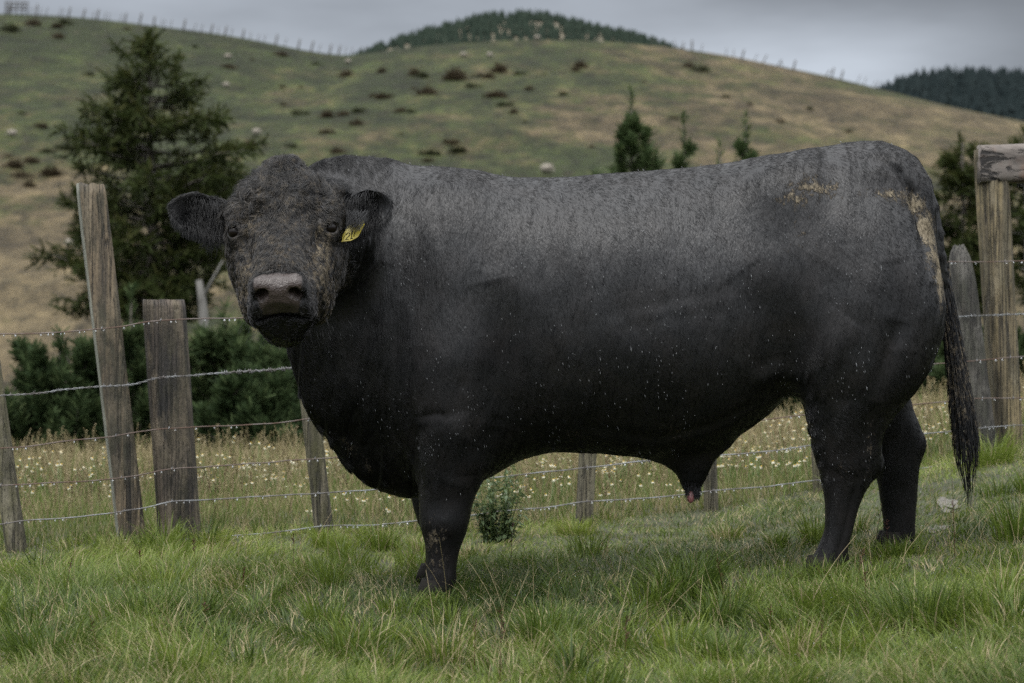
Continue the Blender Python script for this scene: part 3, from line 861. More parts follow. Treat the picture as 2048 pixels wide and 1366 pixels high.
def hide_material(name, hair):
    m = M(name)
    mud = m.attr('mud')
    n1 = m.noise(55, 5, 0.68, (1, 1, .6)); n2 = m.noise(150, 3, 0.6, (1, 1, 0.5)); n3 = m.noise(9, 3, 0.5)
    k = m.math('ADD', mud, m.math('MULTIPLY', m.math('SUBTRACT', n1, 0.5), 1.7))
    k = m.math('ADD', k, m.math('MULTIPLY', m.math('SUBTRACT', n2, 0.5), 0.8))
    k = m.math('MULTIPLY', m.ramp(k, [(0.40, 0.0), (0.72, 1.0)]), m.ramp(mud, [(0.06, 0.0), (0.2, 1.0)]))
    light = m.ramp(mud, [(0.48, 0.0), (0.62, 1.0)])
    mudc = m.mix(m.ramp(n2, [(0.35, 0), (0.65, 1)]), m.mix(light, (0.030, 0.025, 0.018), (0.085, 0.068, 0.042)), m.mix(light, (0.125, 0.100, 0.068), (0.215, 0.18, 0.125)))
    b0 = (0.0024, 0.0025, 0.0031) if hair else (0.007, 0.007, 0.0075)
    b1 = (0.0060, 0.0058, 0.0058) if hair else (0.010, 0.009, 0.009)
    base = m.mix(m.ramp(n3, [(0.4, 0), (0.65, 1)]), b0, b1)
    if not hair:
        base = m.mix(m.attr('nose'), base, m.mix(m.ramp(n2, [(0.3, 0), (0.7, 1)]), (0.030, 0.022, 0.020), (0.056, 0.043, 0.038)))
    if hair:
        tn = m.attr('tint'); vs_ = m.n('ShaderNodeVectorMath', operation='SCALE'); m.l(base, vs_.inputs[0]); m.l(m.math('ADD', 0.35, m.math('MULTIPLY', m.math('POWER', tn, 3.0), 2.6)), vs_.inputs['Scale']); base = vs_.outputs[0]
    base = m.mix(m.math('MULTIPLY', m.attr('dust'), m.ramp(n1, [(0.40, 0.05), (0.60, 1.0)])), base, (0.044, 0.037, 0.029))
    c = m.mix(k, base, mudc)
    m.col(c)
    r = m.math('ADD', 0.36 if hair else 0.39, m.math('MULTIPLY', k, 0.4))
    if not hair:
        r = m.math('SUBTRACT', r, m.math('MULTIPLY', m.attr('nose'), 0.14))
        vor = m.n('ShaderNodeTexVoronoi'); vor.inputs['Scale'].default_value = 190; m.l(m.coord(), vor.inputs['Vector'])
        h = m.math('MULTIPLY', m.math('SUBTRACT', 0.5, vor.outputs['Distance']), m.attr('nose'))
        st = m.math('ADD', m.noise(170, 3, 0.6, (1, 1, 0.14), 0.3), m.math('MULTIPLY', m.noise(70, 3, 0.6, (1, 1, 0.16), 0.3), .6))
        h2 = m.math('MULTIPLY', st, m.math('SUBTRACT', 1.0, m.attr('nose')))
        m.bump(m.math('ADD', m.math('MULTIPLY', h, 0.5), m.math('ADD', h2, m.math('MULTIPLY', k, 1.4))), 0.004, 0.8)
    m.rough(r); m.set(Specular_IOR_Level=0.36)
    if not hair: m.l(m.math('MULTIPLY_ADD', m.attr('wet'), 0.29, m.math('MULTIPLY_ADD', m.attr('nose'), .10, 0.08)), m.b.inputs['Specular IOR Level'])  # 'wet' carries wet gloss together with painted shade and sheen
    return m.m
def wet_sheen_paint(V, hd):  # wet coat gloss, plus shaded hollows and sheen patches painted in by hand
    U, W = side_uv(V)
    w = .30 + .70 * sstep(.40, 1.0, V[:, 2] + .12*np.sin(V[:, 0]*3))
    for u, v, ru, rv, k in ((1000, 705, 75, 60, -.75), (1570, 630, 80, 130, -.25), (1790, 640, 40, 120, -.35), (830, 760, 60, 110, -.35), (1250, 700, 200, 50, -.3), (720, 620, 40, 120, -.45), (1640, 700, 60, 60, -.4),  # shade painted into the hollows of the flank, shoulder and neck
                           (960, 560, 90, 90, .40), (1400, 500, 110, 70, .35), (1180, 560, 110, 60, .15), (1650, 800, 40, 70, .25), (905, 880, 30, 60, .35), (1760, 480, 60, 70, .15), (1200, 390, 250, 30, .25)):  # painted sheen patches where the coat catches light
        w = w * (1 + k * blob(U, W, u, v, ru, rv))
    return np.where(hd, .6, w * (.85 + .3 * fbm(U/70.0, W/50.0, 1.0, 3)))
def dust(V):
    hc, ha, hb = loc(V[:, 0], V[:, 1], V[:, 2])
    hd = (V[:, 0] < -0.55) & (V[:, 1] < 8.34) & (V[:, 2] > 0.86) & (np.abs(hc) < .2)
    f = sstep(-.20, -.02, ha) * (1 - .85 * sstep(.24, .30, ha) * (np.abs(hc) < .12) * (hb > -.3)) * (.55 + .45*fbm(hc*30 + 5, ha*22, hb*30, 3)*2 - .1)
    f = np.maximum(f * .9, .45 * sstep(-.05, -.16, ha))
    return np.clip(f, 0, 1) * hd
SKIN_M = hide_material('bull_hide', False); HAIR_M = hide_material('bull_hair', True)
bull = mesh_np('black_bull', V, [Q], True, SKIN_M, None, {'mud': MUD, 'nose': NOSE, 'wet': wet_sheen_paint(V, is_head), 'dust': dust(V)})  # 'wet' also holds the painted hollows and sheen
tag(bull, 'huge wet black bull with a muddy face, standing side-on and turning its head', 'bull')

# --- coat: short hair laid along the body
def hair_obj(name, pts, radii, mat, parent, mud=None, tint=None, dst=None):
    n, k, _ = pts.shape
    hc = bpy.data.hair_curves.new(name)
    hc.add_curves([k] * n)
    hc.attributes['position'].data.foreach_set('vector', pts.astype(np.float32).ravel())
    ra = hc.attributes.get('radius') or hc.attributes.new('radius', 'FLOAT', 'POINT')
    ra.data.foreach_set('value', radii.astype(np.float32).ravel())
    for nm, val in (('mud', mud), ('tint', tint), ('dust', dst)):
        if val is not None:
            a = hc.attributes.new(nm, 'FLOAT', 'CURVE'); a.data.foreach_set('value', np.asarray(val, np.float32))
    hc.materials.append(mat)
    o = bpy.data.objects.new(name, hc); COL.objects.link(o); o.parent = parent
    return o
fa = np.linalg.norm(FN, axis=1) * 0.5
fc = V[Q].mean(1); fnm = FN / (np.linalg.norm(FN, axis=1)[:, None] + 1e-12)
fm, fno = masks(fc, fnm)
fh = (fc[:, 0] < -0.55) & (fc[:, 1] < 8.33) & (fc[:, 2] > 0.86)
dens = np.where(fh, 230000.0, 85000.0)
dens = np.where((fc[:, 1] > 8.9) & (fnm[:, 1] > 0.1), 14000.0, dens)
dens *= (1 - fno)
for e in EYES: dens *= sstep(.027, .044, np.linalg.norm(fc - e, axis=1))
dens *= np.where(fc[:, 2] < 0.35, 0.6, 1)
wgt = fa * dens; NH = int(wgt.sum())
cdf = np.cumsum(wgt) / wgt.sum()
fi = np.searchsorted(cdf, rng.random(NH)); fi = np.clip(fi, 0, len(Q) - 1)
r1, r2 = rng.random(NH)[:, None], rng.random(NH)[:, None]
q4 = V[Q[fi]]
root = (q4[:, 0]*(1-r1) + q4[:, 1]*r1) * (1-r2) + (q4[:, 3]*(1-r1) + q4[:, 2]*r1) * r2
n4 = N[Q[fi]].mean(1); n4 /= np.linalg.norm(n4, axis=1)[:, None]
rc, ra_, rb = loc(root[:, 0], root[:, 1], root[:, 2]); RU, RW = side_uv(root)
rh = fh[fi]
# body flow: back and down; wet coat drags down the side
dirv = np.stack([0.35 + 0*RU, 0*RU, -0.95 + 0*RU], 1)
dirv[:, 0] = 0.15 + 0.20 * sstep(780, 1100, RU)
dirv[:, 0] += 1.1 * (fbm(root[:, 0]*3.0, root[:, 1]*2, root[:, 2]*3.0, 2) - 0.5)
top = sstep(0.75, 1.0, n4[:, 2]); dirv[:, 0] += 1.5 * top
# head flow: whorl between the eyes
wh = 0.055
fl = HA[None, :] * np.where(ra_ < -.05, -1.0, 1.0)[:, None] + HC[None, :] * (rc / 0.12)[:, None] * 0.8
sw = fbm(root[:, 0]*18, root[:, 1]*18, root[:, 2]*18, 2) - 0.5
curl = sstep(.05, -.05, ra_) * (rb > -.05)
fl = fl + HC[None, :] * (sw * 5.0 * curl)[:, None] + HA[None, :] * ((fbm(root[:, 0]*18+7, root[:, 1]*18, root[:, 2]*18, 2)-0.5) * 5.0 * curl)[:, None]
jaw = (rb < -.02)
fl = np.where((jaw & (ra_ < .28))[:, None], HA[None, :] * 0.4 + HC[None, :] * np.sign(rc)[:, None] * 0.1 - HB[None, :] * 0.8, fl)
dirv = np.where(rh[:, None], fl, dirv)
dirv = dirv - n4 * (dirv * n4).sum(1)[:, None]
dirv /= np.linalg.norm(dirv, axis=1)[:, None] + 1e-9
side = np.cross(n4, dirv)
L = np.full(NH, 0.020)
L = np.where(RU < 860, 0.020 + 0.010 * sstep(860, 700, RU), L)
L = np.where(RW > 980, 0.012, L)
L = np.where(rh, 0.016 + 0.022 * sstep(.06, -.08, ra_) * (rb > -.04), L)
L = np.where(rh & (ra_ > .26), 0.009, L)
polltuft = rh & (ra_ < -.15); L = np.where(polltuft, 0.026, L)
earm = np.abs(rc) > .205
earm = earm & rh; L = np.where(earm, 0.013, L)
L *= rng.uniform(0.6, 1.25, NH)
lift = np.where(rh, 0.26, 0.085) + rng.normal(0, 0.05, NH)
lift = np.where(curl * rh > 0.3, 0.30, lift)
# clumping into wet locks
clump = vnoise(RU / 6.0 + RW / 40.0, RW / 30.0, root[:, 1] * 30) - 0.5
jit = rng.normal(0, 0.16, NH)
tail_d = np.full(NH, 9.0)
for a_, b_ in zip(tp[:-1], tp[1:]):
    ab_ = b_ - a_; t_ = np.clip(((root - a_) @ ab_) / (ab_ @ ab_), 0, 1); tail_d = np.minimum(tail_d, np.linalg.norm(root - a_ - t_[:, None]*ab_, axis=1))
tail_k = np.where((tail_d < .044) & (RU > 1750), .35, 1.0)
K = 4
pts = np.zeros((NH, K, 3)); ww = np.where(rh, 0.5, 0.0) * curl
for k in range(K):
    t = k / (K - 1)
    pts[:, k] = root - n4 * 0.001 + dirv * (L * t)[:, None] + n4 * (L * lift * (t - 0.45 * t * t))[:, None] \
        + side * (L * (jit * t + 1.3 * clump * t * t + ww * t * t))[:, None]
rad = np.linspace(1, 0.25, K)[None, :] * np.where(rh, np.where(ra_ < .05, .00085, 0.00060), 0.00062)[:, None]
coat = hair_obj('coat', pts, np.broadcast_to(rad, (NH, K)), HAIR_M, bull, mud=fm[fi], tint=np.where(earm, .85, np.where(rh, 1.3, 1.0)) * rng.random(NH) * (0.80 + 0.20 * (vnoise(RU/3.0, RW/16.0, root[:, 1]*40) > .5)) * np.clip(.45 + .75*wet_sheen_paint(root, rh), .4, 1.25) * tail_k, dst=dust(root))  # hair tint takes the painted shade and sheen too
coat['label'] = 'short wet black coat'

# wet curled locks over the forehead, cheeks and poll
wl = fa * fh * (1 - fno) * np.where(ha_[Q[:, 0]] < .06, 1.0, .45) * (np.abs(hc_[Q[:, 0]]) < .21)
for e in EYES: wl = wl * sstep(.036, .056, np.linalg.norm(fc - e, axis=1))
NL = 15000
fi2 = np.clip(np.searchsorted(np.cumsum(wl) / wl.sum(), rng.random(NL)), 0, len(Q) - 1)
r0 = fc[fi2] + rng.normal(0, .0015, (NL, 3)); nn2 = fnm[fi2]; lc, la, lb = loc(r0[:, 0], r0[:, 1], r0[:, 2])
cell = np.floor(lc / .015) * 57 + np.floor(la / .018) * 131 + np.floor(lb / .02) * 17
rc1, rc2 = np.modf(np.abs(np.sin(cell * 12.9898) * 43758.5453))[0], np.modf(np.abs(np.sin(cell * 78.233) * 12543.123))[0]
up_ = la < -.05
d0 = HA[None, :] * np.where(up_, -0.55, 1.0)[:, None] + HC[None, :] * (lc / .10)[:, None] * .9
d0 = d0 - nn2 * (d0 * nn2).sum(1)[:, None]; d0 /= np.linalg.norm(d0, axis=1)[:, None] + 1e-9
s0_ = np.cross(nn2, d0); an = (rc1 - .5) * np.where(la < .04, 3.4, 1.3)
d0 = d0 * np.cos(an)[:, None] + s0_ * np.sin(an)[:, None]; s0_ = np.cross(nn2, d0)
LL = np.where(la < .03, rng.uniform(.022, .036, NL), rng.uniform(.010, .017, NL)); cu = (rc2 - .5) * np.where(la < .04, 1.7, .5) + rng.normal(0, .10, NL)
pl = np.stack([r0 + d0 * (LL*t)[:, None] + s0_ * (LL*cu*t*t)[:, None] + nn2 * (LL*.42*(t - .75*t*t) + .001)[:, None] for t in np.linspace(0, 1, 6)], 1)
hair_obj('forelock', pl, np.broadcast_to(np.linspace(.0010, .0003, 6)[None], (NL, 6)), HAIR_M, bull, mud=masks(r0, nn2)[0] * .9, tint=.45 + 1.0 * rc2 * rng.random(NL) + .25 * rng.random(NL), dst=dust(r0))

# ear fringes: long hair hanging inside each ear, and whiskers of hair on the rims
fp = []; fr = []
for ei, E in enumerate(EARS):
    sgn = -1 if ei == 0 else 1
    for _ in range(2600):
        a = rng.beta(1.4, 2.2) * 0.80; b = rng.uniform(-0.9, 0.9) * E['W'] * (0.75 if a < .25 else 0.9)
        p0 = E['base'] + E['l'] * (a * E['L']) + E['w'] * b + E['n'] * (E['cup'] * b*b / E['W'] - 0.012 + 0.0)
        ln = rng.uniform(.03, .075) * (1.15 - a) * 1.2
        d = E['n'] * 0.40 + np.array([0.30 * -sgn * (a - 0.4), 0, 0.25]) + rng.normal(0, .12, 3)
        pp = [p0]; v_ = d / np.linalg.norm(d)
        for k in range(6):
            v_ = v_ + np.array([0, 0, -0.42]) + rng.normal(0, .05, 3); v_ /= np.linalg.norm(v_)
            pp.append(pp[-1] + v_ * ln / 6 * 1.1)
        fp.append(pp); fr.append(np.linspace(.0007, .0002, 7))
    for _ in range(900):   # lower edge tassel
        a = rng.uniform(.0, .95)
        p0 = E['base'] + E['l'] * (a * E['L']) - E['w'] * (E['W'] * float(pchip([0, .15, .35, .6, .8, .93, 1.0], [.50, .72, .96, 1.0, .80, .50, .12], np.array([a]))[0])) * 0.97 + E['n'] * 0.02
        ln = rng.uniform(.015, .035) + .055 * max(0, 1 - abs(a - .25) / .22) * rng.random()
        pp = [p0]; v_ = np.array([sgn * .25, -.2, -.9]) + rng.normal(0, .18, 3)
        for k in range(6):
            v_ = v_ + np.array([0, 0, -.15]) + rng.normal(0, .06, 3); v_ /= np.linalg.norm(v_); pp.append(pp[-1] + v_ * ln / 6)
        fp.append(pp); fr.append(np.linspace(.0007, .00015, 7))
hair_obj('ear_fringe', np.array(fp), np.array(fr), HAIR_M, bull, mud=np.full(len(fp), 0.05), tint=rng.random(len(fp)) * .8)
# chin whiskers, sheath tuft
fp = []; fr = []
for _ in range(260):
    c = rng.normal(0, .06); p0 = hw(c, rng.uniform(.30, .36), rng.uniform(-.16, -.07)); ln = rng.uniform(.015, .035)
    v_ = np.array([c * 4, -.8, -.5]) + rng.normal(0, .2, 3); v_ /= np.linalg.norm(v_)
    p0 = p0 + v_ * .012
    fp.append([p0 + v_ * ln * t + np.array([0, 0, -ln * .4 * t * t]) for t in np.linspace(0, 1, 6)]); fr.append(np.linspace(.0005, .0002, 6))
for _ in range(1300):
    th = rng.uniform(0, 2*np.pi); v0 = rng.uniform(945, 985)
    rr = 0.036 - (v0 - 945) * 0.0005
    p0 = P(1384 + (v0-955)*0.05, v0, 8.78) + np.array([math.cos(th) * rr * .9, math.sin(th) * rr, 0]); ln = rng.uniform(.015, .040)
    v_ = np.array([math.cos(th) * .22 + rng.normal(.04, .12), math.sin(th) * .25, -1.0]); v_ /= np.linalg.norm(v_)
    fp.append([p0 + v_ * ln * t for t in np.linspace(0, 1, 6)]); fr.append(np.linspace(.0010, .0003, 6))
hair_obj('whiskers', np.array(fp), np.array(fr), HAIR_M, bull, mud=np.full(len(fp), 0.05), tint=rng.random(len(fp)) * .8)

# tail switch: muddy locks
TAILC = np.array([P(1888, 520, 8.74), P(1893, 580, 8.74), P(1900, 640, 8.74), P(1908, 700, 8.74), P(1916, 760, 8.74), P(1924, 820, 8.74), P(1931, 880, 8.74), P(1935, 930, 8.74), P(1937, 975, 8.74), P(1938, 1015, 8.74)])
fp = []; fr = []; ft = []
NT = 1100
for i in range(NT):
    s0 = rng.beta(1.1, 1.6) * 0.56; ln = rng.uniform(0.14, 0.34) if rng.random() < .75 else rng.uniform(.3, .52)
    s1 = min(s0 + ln, 1.0)
    th = rng.uniform(0, 2*np.pi); ph = rng.uniform(0, 6.28); fr_ = rng.uniform(4, 9)
    lock = int(rng.integers(0, 17)); lth = lock * 2.399; 
    pp = []
    for k in range(14):
        s = s0 + (s1 - s0) * k / 13
        x = np.array([np.interp(s * 9, np.arange(10), TAILC[:, d]) for d in range(3)])
        wdt = float(pchip([0, .15, .4, .6, .75, .85, 1.0], [.024, .032, .042, .054, .048, .026, .009], np.array([s]))[0])
        t = k / 13
        r_ = wdt * (0.55 + 0.45 * t)
        mixa = 0.35 + 0.65 * t ** .7
        ox = (math.cos(th) * (1 - mixa) + math.cos(lth) * mixa * 0.9) * r_ + 0.004 * math.sin(fr_ * s * 3 + ph)
        oy = (math.sin(th) * (1 - mixa) + math.sin(lth) * mixa * 0.9) * r_
        pp.append(x + np.array([ox, oy, 0]))
    fp.append(pp); fr.append(np.linspace(.0024, .0007, 14) * rng.uniform(.6, 1.2)); ft.append(0.62 * math.exp(-((s0 + ln*.5 - .35) / .3)**2) * (0.5 + 0.5 * rng.random()))
hair_obj('tail_switch', np.array(fp), np.array(fr), HAIR_M, bull, mud=np.array(ft), tint=rng.random(len(fp)) * .8)

# eyes
m = M('eye'); m.set(Base_Color=(0.006, 0.004, 0.003, 1), Roughness=0.04, Specular_IOR_Level=0.20)
EYE_M = m.m
for e in EYES:
    me = bpy.data.meshes.new('eye'); import bmesh
    bm = bmesh.new(); bmesh.ops.create_uvsphere(bm, u_segments=28, v_segments=20, radius=0.0228)
    for f in bm.faces: f.smooth = True
    bm.to_mesh(me); bm.free(); me.materials.append(EYE_M)
    o = bpy.data.objects.new('eye', me); o.location = tuple(e); COL.objects.link(o); o.parent = bull

# hooves
m = M('hoof'); m.col(m.mix(m.noise(30, 4, .6, (1, 1, .3)), (0.006, 0.0055, 0.005), (0.016, 0.014, 0.011))); m.set(Roughness=0.8, Specular_IOR_Level=.15)
for (u, v, d) in ((865, 1196, 8.56), (862, 1168, 9.05), (1640, 1160, 8.58), (1782, 1116, 9.03)):
    c0 = P(u, v, d); gzv = float(gz(c0[0], c0[1])); mb = MB()
    for sy in (-1, 1):
        st = []
        for (zz_, xf, xb, yw) in ((0.070, -.028, .046, .020), (0.040, -.040, .050, .025), (0.0, -.052, .052, .030)):
            th = np.arange(14) / 14 * 2 * np.pi
            cx, rx = (xf + xb) / 2, (xb - xf) / 2
            x = cx + rx * np.sign(np.cos(th)) * np.abs(np.cos(th))**.8; y = sy * .034 + yw * np.sin(th)
            st.append(np.stack([c0[0] + x - .01, c0[1] + y, np.full(14, gzv + zz_)], 1))
        vv = np.concatenate(st + [st[0].mean(0)[None], st[-1].mean(0)[None]])
        j = np.arange(14); j2 = (j + 1) % 14; q = np.concatenate([np.stack([i*14 + j, (i+1)*14 + j, (i+1)*14 + j2, i*14 + j2], 1) for i in range(2)])
        t = np.concatenate([np.stack([np.full(14, 42), j, j2], 1), np.stack([np.full(14, 43), 28 + j2, 28 + j], 1)])
        mb.add(vv, q, t)
    mb.build('hoof', m.m, bull)

# ear tag with its number
m = M('tag_yellow'); m.col(m.mix(m.ramp(m.noise(30, 4), [(0.45, 0), (0.7, 1)]), (0.42, 0.34, 0.02), (0.26, 0.20, 0.02))); m.set(Roughness=0.4)
TAG_M = m.m
m = M('tag_ink'); m.set(Base_Color=(0.015, 0.014, 0.012, 1), Roughness=0.6); INK = m.m
TD = 8.075
corner = [(683, 484), (703, 481), (716, 474), (729, 449), (727, 440), (718, 436), (706, 442), (694, 456), (686, 470)]
tc_ = [P(u, v, TD - 0.0016 * (v - 484) * 0.4 - 0.0001 * (u-683)) for u, v in corner]
cen = np.mean(tc_, 0); nrm = np.cross(tc_[3] - tc_[0], tc_[1] - tc_[0]); nrm /= np.linalg.norm(nrm); nrm = nrm if nrm[1] < 0 else -nrm
nn = len(tc_)
vv = np.concatenate([np.array(tc_) + nrm * .0012, np.array(tc_) - nrm * .0012, [cen + nrm * .0016], [cen - nrm * .0016]])
j = np.arange(nn); j2 = (j + 1) % nn
ori = 1 if np.dot(np.cross(tc_[1] - tc_[0], tc_[2] - tc_[0]), nrm) > 0 else -1
t = np.concatenate([np.stack([np.full(nn, 2*nn), j, j2], 1), np.stack([np.full(nn, 2*nn+1), nn + j2, nn + j], 1)])
q = np.stack([j, nn + j, nn + j2, j2], 1)
if ori < 0: t = t[:, ::-1]; q = q[:, ::-1]
etag = mesh_np('ear_tag', vv, [q, t], False, TAG_M, bull)
etag['label'] = 'yellow ear tag with black digits'
# strokes of the writing, laid on the tag's plane
def inplane(u, v):
    p = P(u, v, TD); r = p - np.array([0, 0, CAMZ]); o = np.array([0, 0, CAMZ])
    tt = np.dot(cen + nrm * .0036 - o, nrm) / np.dot(r, nrm); return o + r * tt
def ink(name, strokes, w):
    mb = MB()
    for st in strokes:
        mb.tube([inplane(*p) for p in st], w, 6, ref=nrm)
    return mb.build(name, INK, etag)
ink('number', [[(691.5, 470), (696, 465), (699.5, 466), (699, 470), (694, 475), (690.5, 479), (697.5, 478.2)],
               [(702, 466), (705.5, 461), (703, 470), (702.5, 476.5)], [(699.6, 477.6), (706, 476)],
               [(708, 458), (715, 455), (710, 464), (707.5, 473)]], .0011)
ink('small_print', [[(687.6, 474), (686.2, 476), (687.4, 477)], [(688.8, 470), (687.6, 471.6), (688.6, 472.8), (689.6, 471.2), (688.8, 470)], [(691.2, 465.4), (689.8, 468), (691, 468.6)]], .0005)

# pink tip showing below the tuft of the sheath
m = M('pink_skin'); m.col(m.mix(m.noise(60, 3), (0.16, 0.055, 0.055), (0.26, 0.11, 0.105))); m.set(Roughness=0.35)
mb = MB(); a_ = P(1383, 978, 8.77); b_ = P(1381, 1006, 8.76)
mb.tube([a_, a_*.6 + b_*.4, a_*.3 + b_*.7, a_*.1 + b_*.9, b_], [.010, .013, .0135, .010, .004], 14)
mb.build('sheath_tip', m.m, bull)
# long hairs of the ear hanging over the top of the tag
fp = []; fr = []
for _ in range(150):
    p0 = P(rng.uniform(688, 738), rng.uniform(418, 438), 8.11); p1 = P(rng.uniform(690, 724), rng.uniform(446, 466), TD - .025)
    mid = (p0 + p1)/2 + np.array([rng.uniform(-.002, .010), -.012, .004])
    fp.append([(1-t)**2*p0 + 2*t*(1-t)*mid + t*t*p1 for t in np.linspace(0, 1, 7)]); fr.append(np.linspace(.0008, .0002, 7))
hair_obj('ear_fringe', np.array(fp), np.array(fr), HAIR_M, bull, mud=np.full(len(fp), .03), tint=rng.random(len(fp)) * .7)

# rain beads and streaks caught on the coat
sel = np.nonzero((root[:, 1] < 8.85) & (RW < 1000) & ~rh)[0]
wv = sstep(380, 520, RW[sel]) * 0.8 + 0.25; wv /= wv.sum()
wv *= sstep(.48, .70, vnoise(RU[sel]/30.0, RW[sel]/60.0, 3.0)) + .04; wv /= wv.sum()
pick = rng.choice(sel, 1000, replace=False, p=wv)
mb = MB()
oct_v = np.array([[1,0,0],[0,1,0],[-1,0,0],[0,-1,0],[0,0,1],[0,0,-1]], float)
oct_t = np.array([[0,1,4],[1,2,4],[2,3,4],[3,0,4],[1,0,5],[2,1,5],[3,2,5],[0,3,5]])
for i in pick:
    big = rng.random() < 0.12
    r_ = rng.uniform(.0006, .0010) * (1.5 if big else 1); ln = rng.uniform(.0025, .009) * (1.7 if big and rng.random() < .4 else 1)
    p = root[i] + n4[i] * rng.uniform(.004, .008)
    d = dirv[i] * 0.6 + np.array([0, 0, -0.6]); d /= np.linalg.norm(d)
    s = np.cross(n4[i], d); s /= np.linalg.norm(s) + 1e-9; nn_ = np.cross(d, s)
    vv = p + s[None] * oct_v[:, :1] * r_ + nn_[None] * oct_v[:, 1:2] * r_ + d[None] * oct_v[:, 2:3] * ln
    mb.add(vv, None, oct_t)
m = M('rain_bead'); m.set(Base_Color=(0.12, 0.125, 0.13, 1), Roughness=0.2, Specular_IOR_Level=0.8)
tag(mb.build('rain_beads', m.m, bull), kind='stuff')

# ------------------------------------------------------------------ wire fence behind the bull
FD_U = [-200, 0, 640, 1170, 2048, 2300]; FD_D = [10.2, 10.3, 10.62, 11.0, 11.8, 12.0]
def fd(u): return float(np.interp(u, FD_U, FD_D))
fence = empty('wire_fence', tuple(P(1024, 1050, fd(1024))))
tag(fence, 'old farm fence of leaning weathered posts and beaded wet wires behind the bull', 'fence')
FO = np.array(fence.location)
def attach(o, parent):
    o.parent = parent
    return o
def to_fence(mb, name, mat, parent=None):
    """geometry stays in world coordinates; the part's own origin is put at the fence base"""
    o = mb.build(name, mat, None)
    if parent is None or parent is fence:
        me = o.data; n = len(me.vertices); co = np.empty(n*3, np.float32); me.vertices.foreach_get('co', co)
        co = co.reshape(-1, 3) - FO; me.vertices.foreach_set('co', co.ravel()); me.update(); o.parent = fence
    else:
        me = o.data; n = len(me.vertices); co = np.empty(n*3, np.float32); me.vertices.foreach_get('co', co)
        co = co.reshape(-1, 3) - FO; me.vertices.foreach_set('co', co.ravel()); me.update(); o.parent = parent
    return o
def rough_post(mb, top, bot, prof, n=40, m=46, jag=0.010, seed=0, round_top=0.0, twist=0.0, cleft=None, flute=0.0, pale_side=False):
    """top/bot: (centre xyz); prof(theta)->local offsets (x,y) in metres; radial wear along the length"""
    top = np.asarray(top, float); bot = np.asarray(bot, float)
    th = np.arange(n) / n * 2 * np.pi
    ox, oy = prof(th)
    vs = []
    for i in range(m):
        t = i / (m - 1)
        c = bot + (top - bot) * t
        k = 1 + 0.020 * (vnoise(th*0+seed, t*7 + seed, 0) - .5) * 2
        wear = 1 + (vnoise(np.cos(th)*2.2 + seed*3, np.sin(th)*2.2, t*3.0) - .5) * 0.05 + (vnoise(np.cos(th)*9 + seed, np.sin(th)*9, t*1.3) - .5) * flute
        r = np.ones(n)
        zt = np.zeros(n)
        if i >= m - 3:
            q = (i - (m - 3)) / 2
            r *= 1 - (0.04 + round_top) * q ** 2
        zt += (t > .999) * (vnoise(ox*60 + seed, oy*60, 1) - .5) * jag * 2
        if round_top and i >= m - 8:
            q = (i - (m - 8)) / 7; 
            r *= 1 - round_top * q ** 2
        if cleft is not None:
            ang, amp = cleft; r = r - amp * np.exp(-((np.angle(np.exp(1j*(th - ang - .3*math.sin(5*t)))))/0.09)**2)
        vs.append(np.stack([c[0] + ox*r*wear*k, c[1] + oy*r*wear*k, c[2] + zt], 1))
    vv = np.concatenate(vs + [vs[-1].mean(0)[None], vs[0].mean(0)[None]])
    i = np.arange(m - 1)[:, None] * n; j = np.arange(n)[None, :]; j2 = (j + 1) % n
    q = np.stack([i + j, i + j2, i + n + j2, i + n + j], -1).reshape(-1, 4)
    jj = np.arange(n); jj2 = (jj + 1) % n
    t = np.concatenate([np.stack([np.full(n, m*n), (m-1)*n + jj, (m-1)*n + jj2], 1), np.stack([np.full(n, m*n+1), jj2, jj], 1)])
    tn_ = np.full(len(vv), .5)
    if pale_side: tn_[:m*n] = np.tile(np.where((th > 2.45) & (th < 3.95), 1.0, .5), m)
    mb.add(vv, q, t, tn_)
def round_prof(rx, ry): return lambda th: (rx*np.cos(th), ry*np.sin(th))
def square_prof(hx, hy, p=5.0, rot=0.0):
    def f(th):
        r = (np.abs(np.cos(th)/hx)**p + np.abs(np.sin(th)/hy)**p) ** (-1/p)
        x, y = r*np.cos(th), r*np.sin(th)
        return x*math.cos(rot) - y*math.sin(rot), x*math.sin(rot) + y*math.cos(rot)
    return f
def half_round(rx, ry):   # flat at the back, bulging to the front
    def f(th):
        x = rx*np.sign(np.cos(th))*np.abs(np.cos(th))**.8; y = ry*np.sin(th)
        return x, np.where(y > 0, np.minimum(y, ry*.45), y)
    return f
def post(u0, v0, u1, v1, prof, mat, label, back=0.0, **k):
    d = fd(u1) + back
    mb = MB(); b = P(u1, v1, d); t = P(u0, v0, d + k.pop('lean', 0.0))
    ax = (t - b) / np.linalg.norm(t - b); b = b - ax * 0.30
    rough_post(mb, t, b, prof, **k)
    o = to_fence(mb, 'fence_post', mat); o['label'] = label; return o, b, t
PX = lambda px, u: px * fd(u) / F
POSTS = []
def addpost(*a, **k): r = post(*a, **k); POSTS.append(r); return r
addpost(-38, 600, 34, 1106, round_prof(PX(21, 20), PX(21, 20)), W_ROUND, 'thin round post cut by the left edge of the photo', seed=1, flute=.06)
addpost(181, 371, 264, 1084, square_prof(PX(28, 260), PX(36, 260), 7, rot=0.24), W_TALL, 'tall square brown post leaning left with a long crack', seed=2, jag=.012, flute=.03, pale_side=True)
addpost(327, 600, 361, 1092, half_round(PX(43.5, 350), PX(40, 350)), W_DARK, 'broad dark brown post, shorter than its leaning neighbour', seed=3, jag=.004, flute=.05)
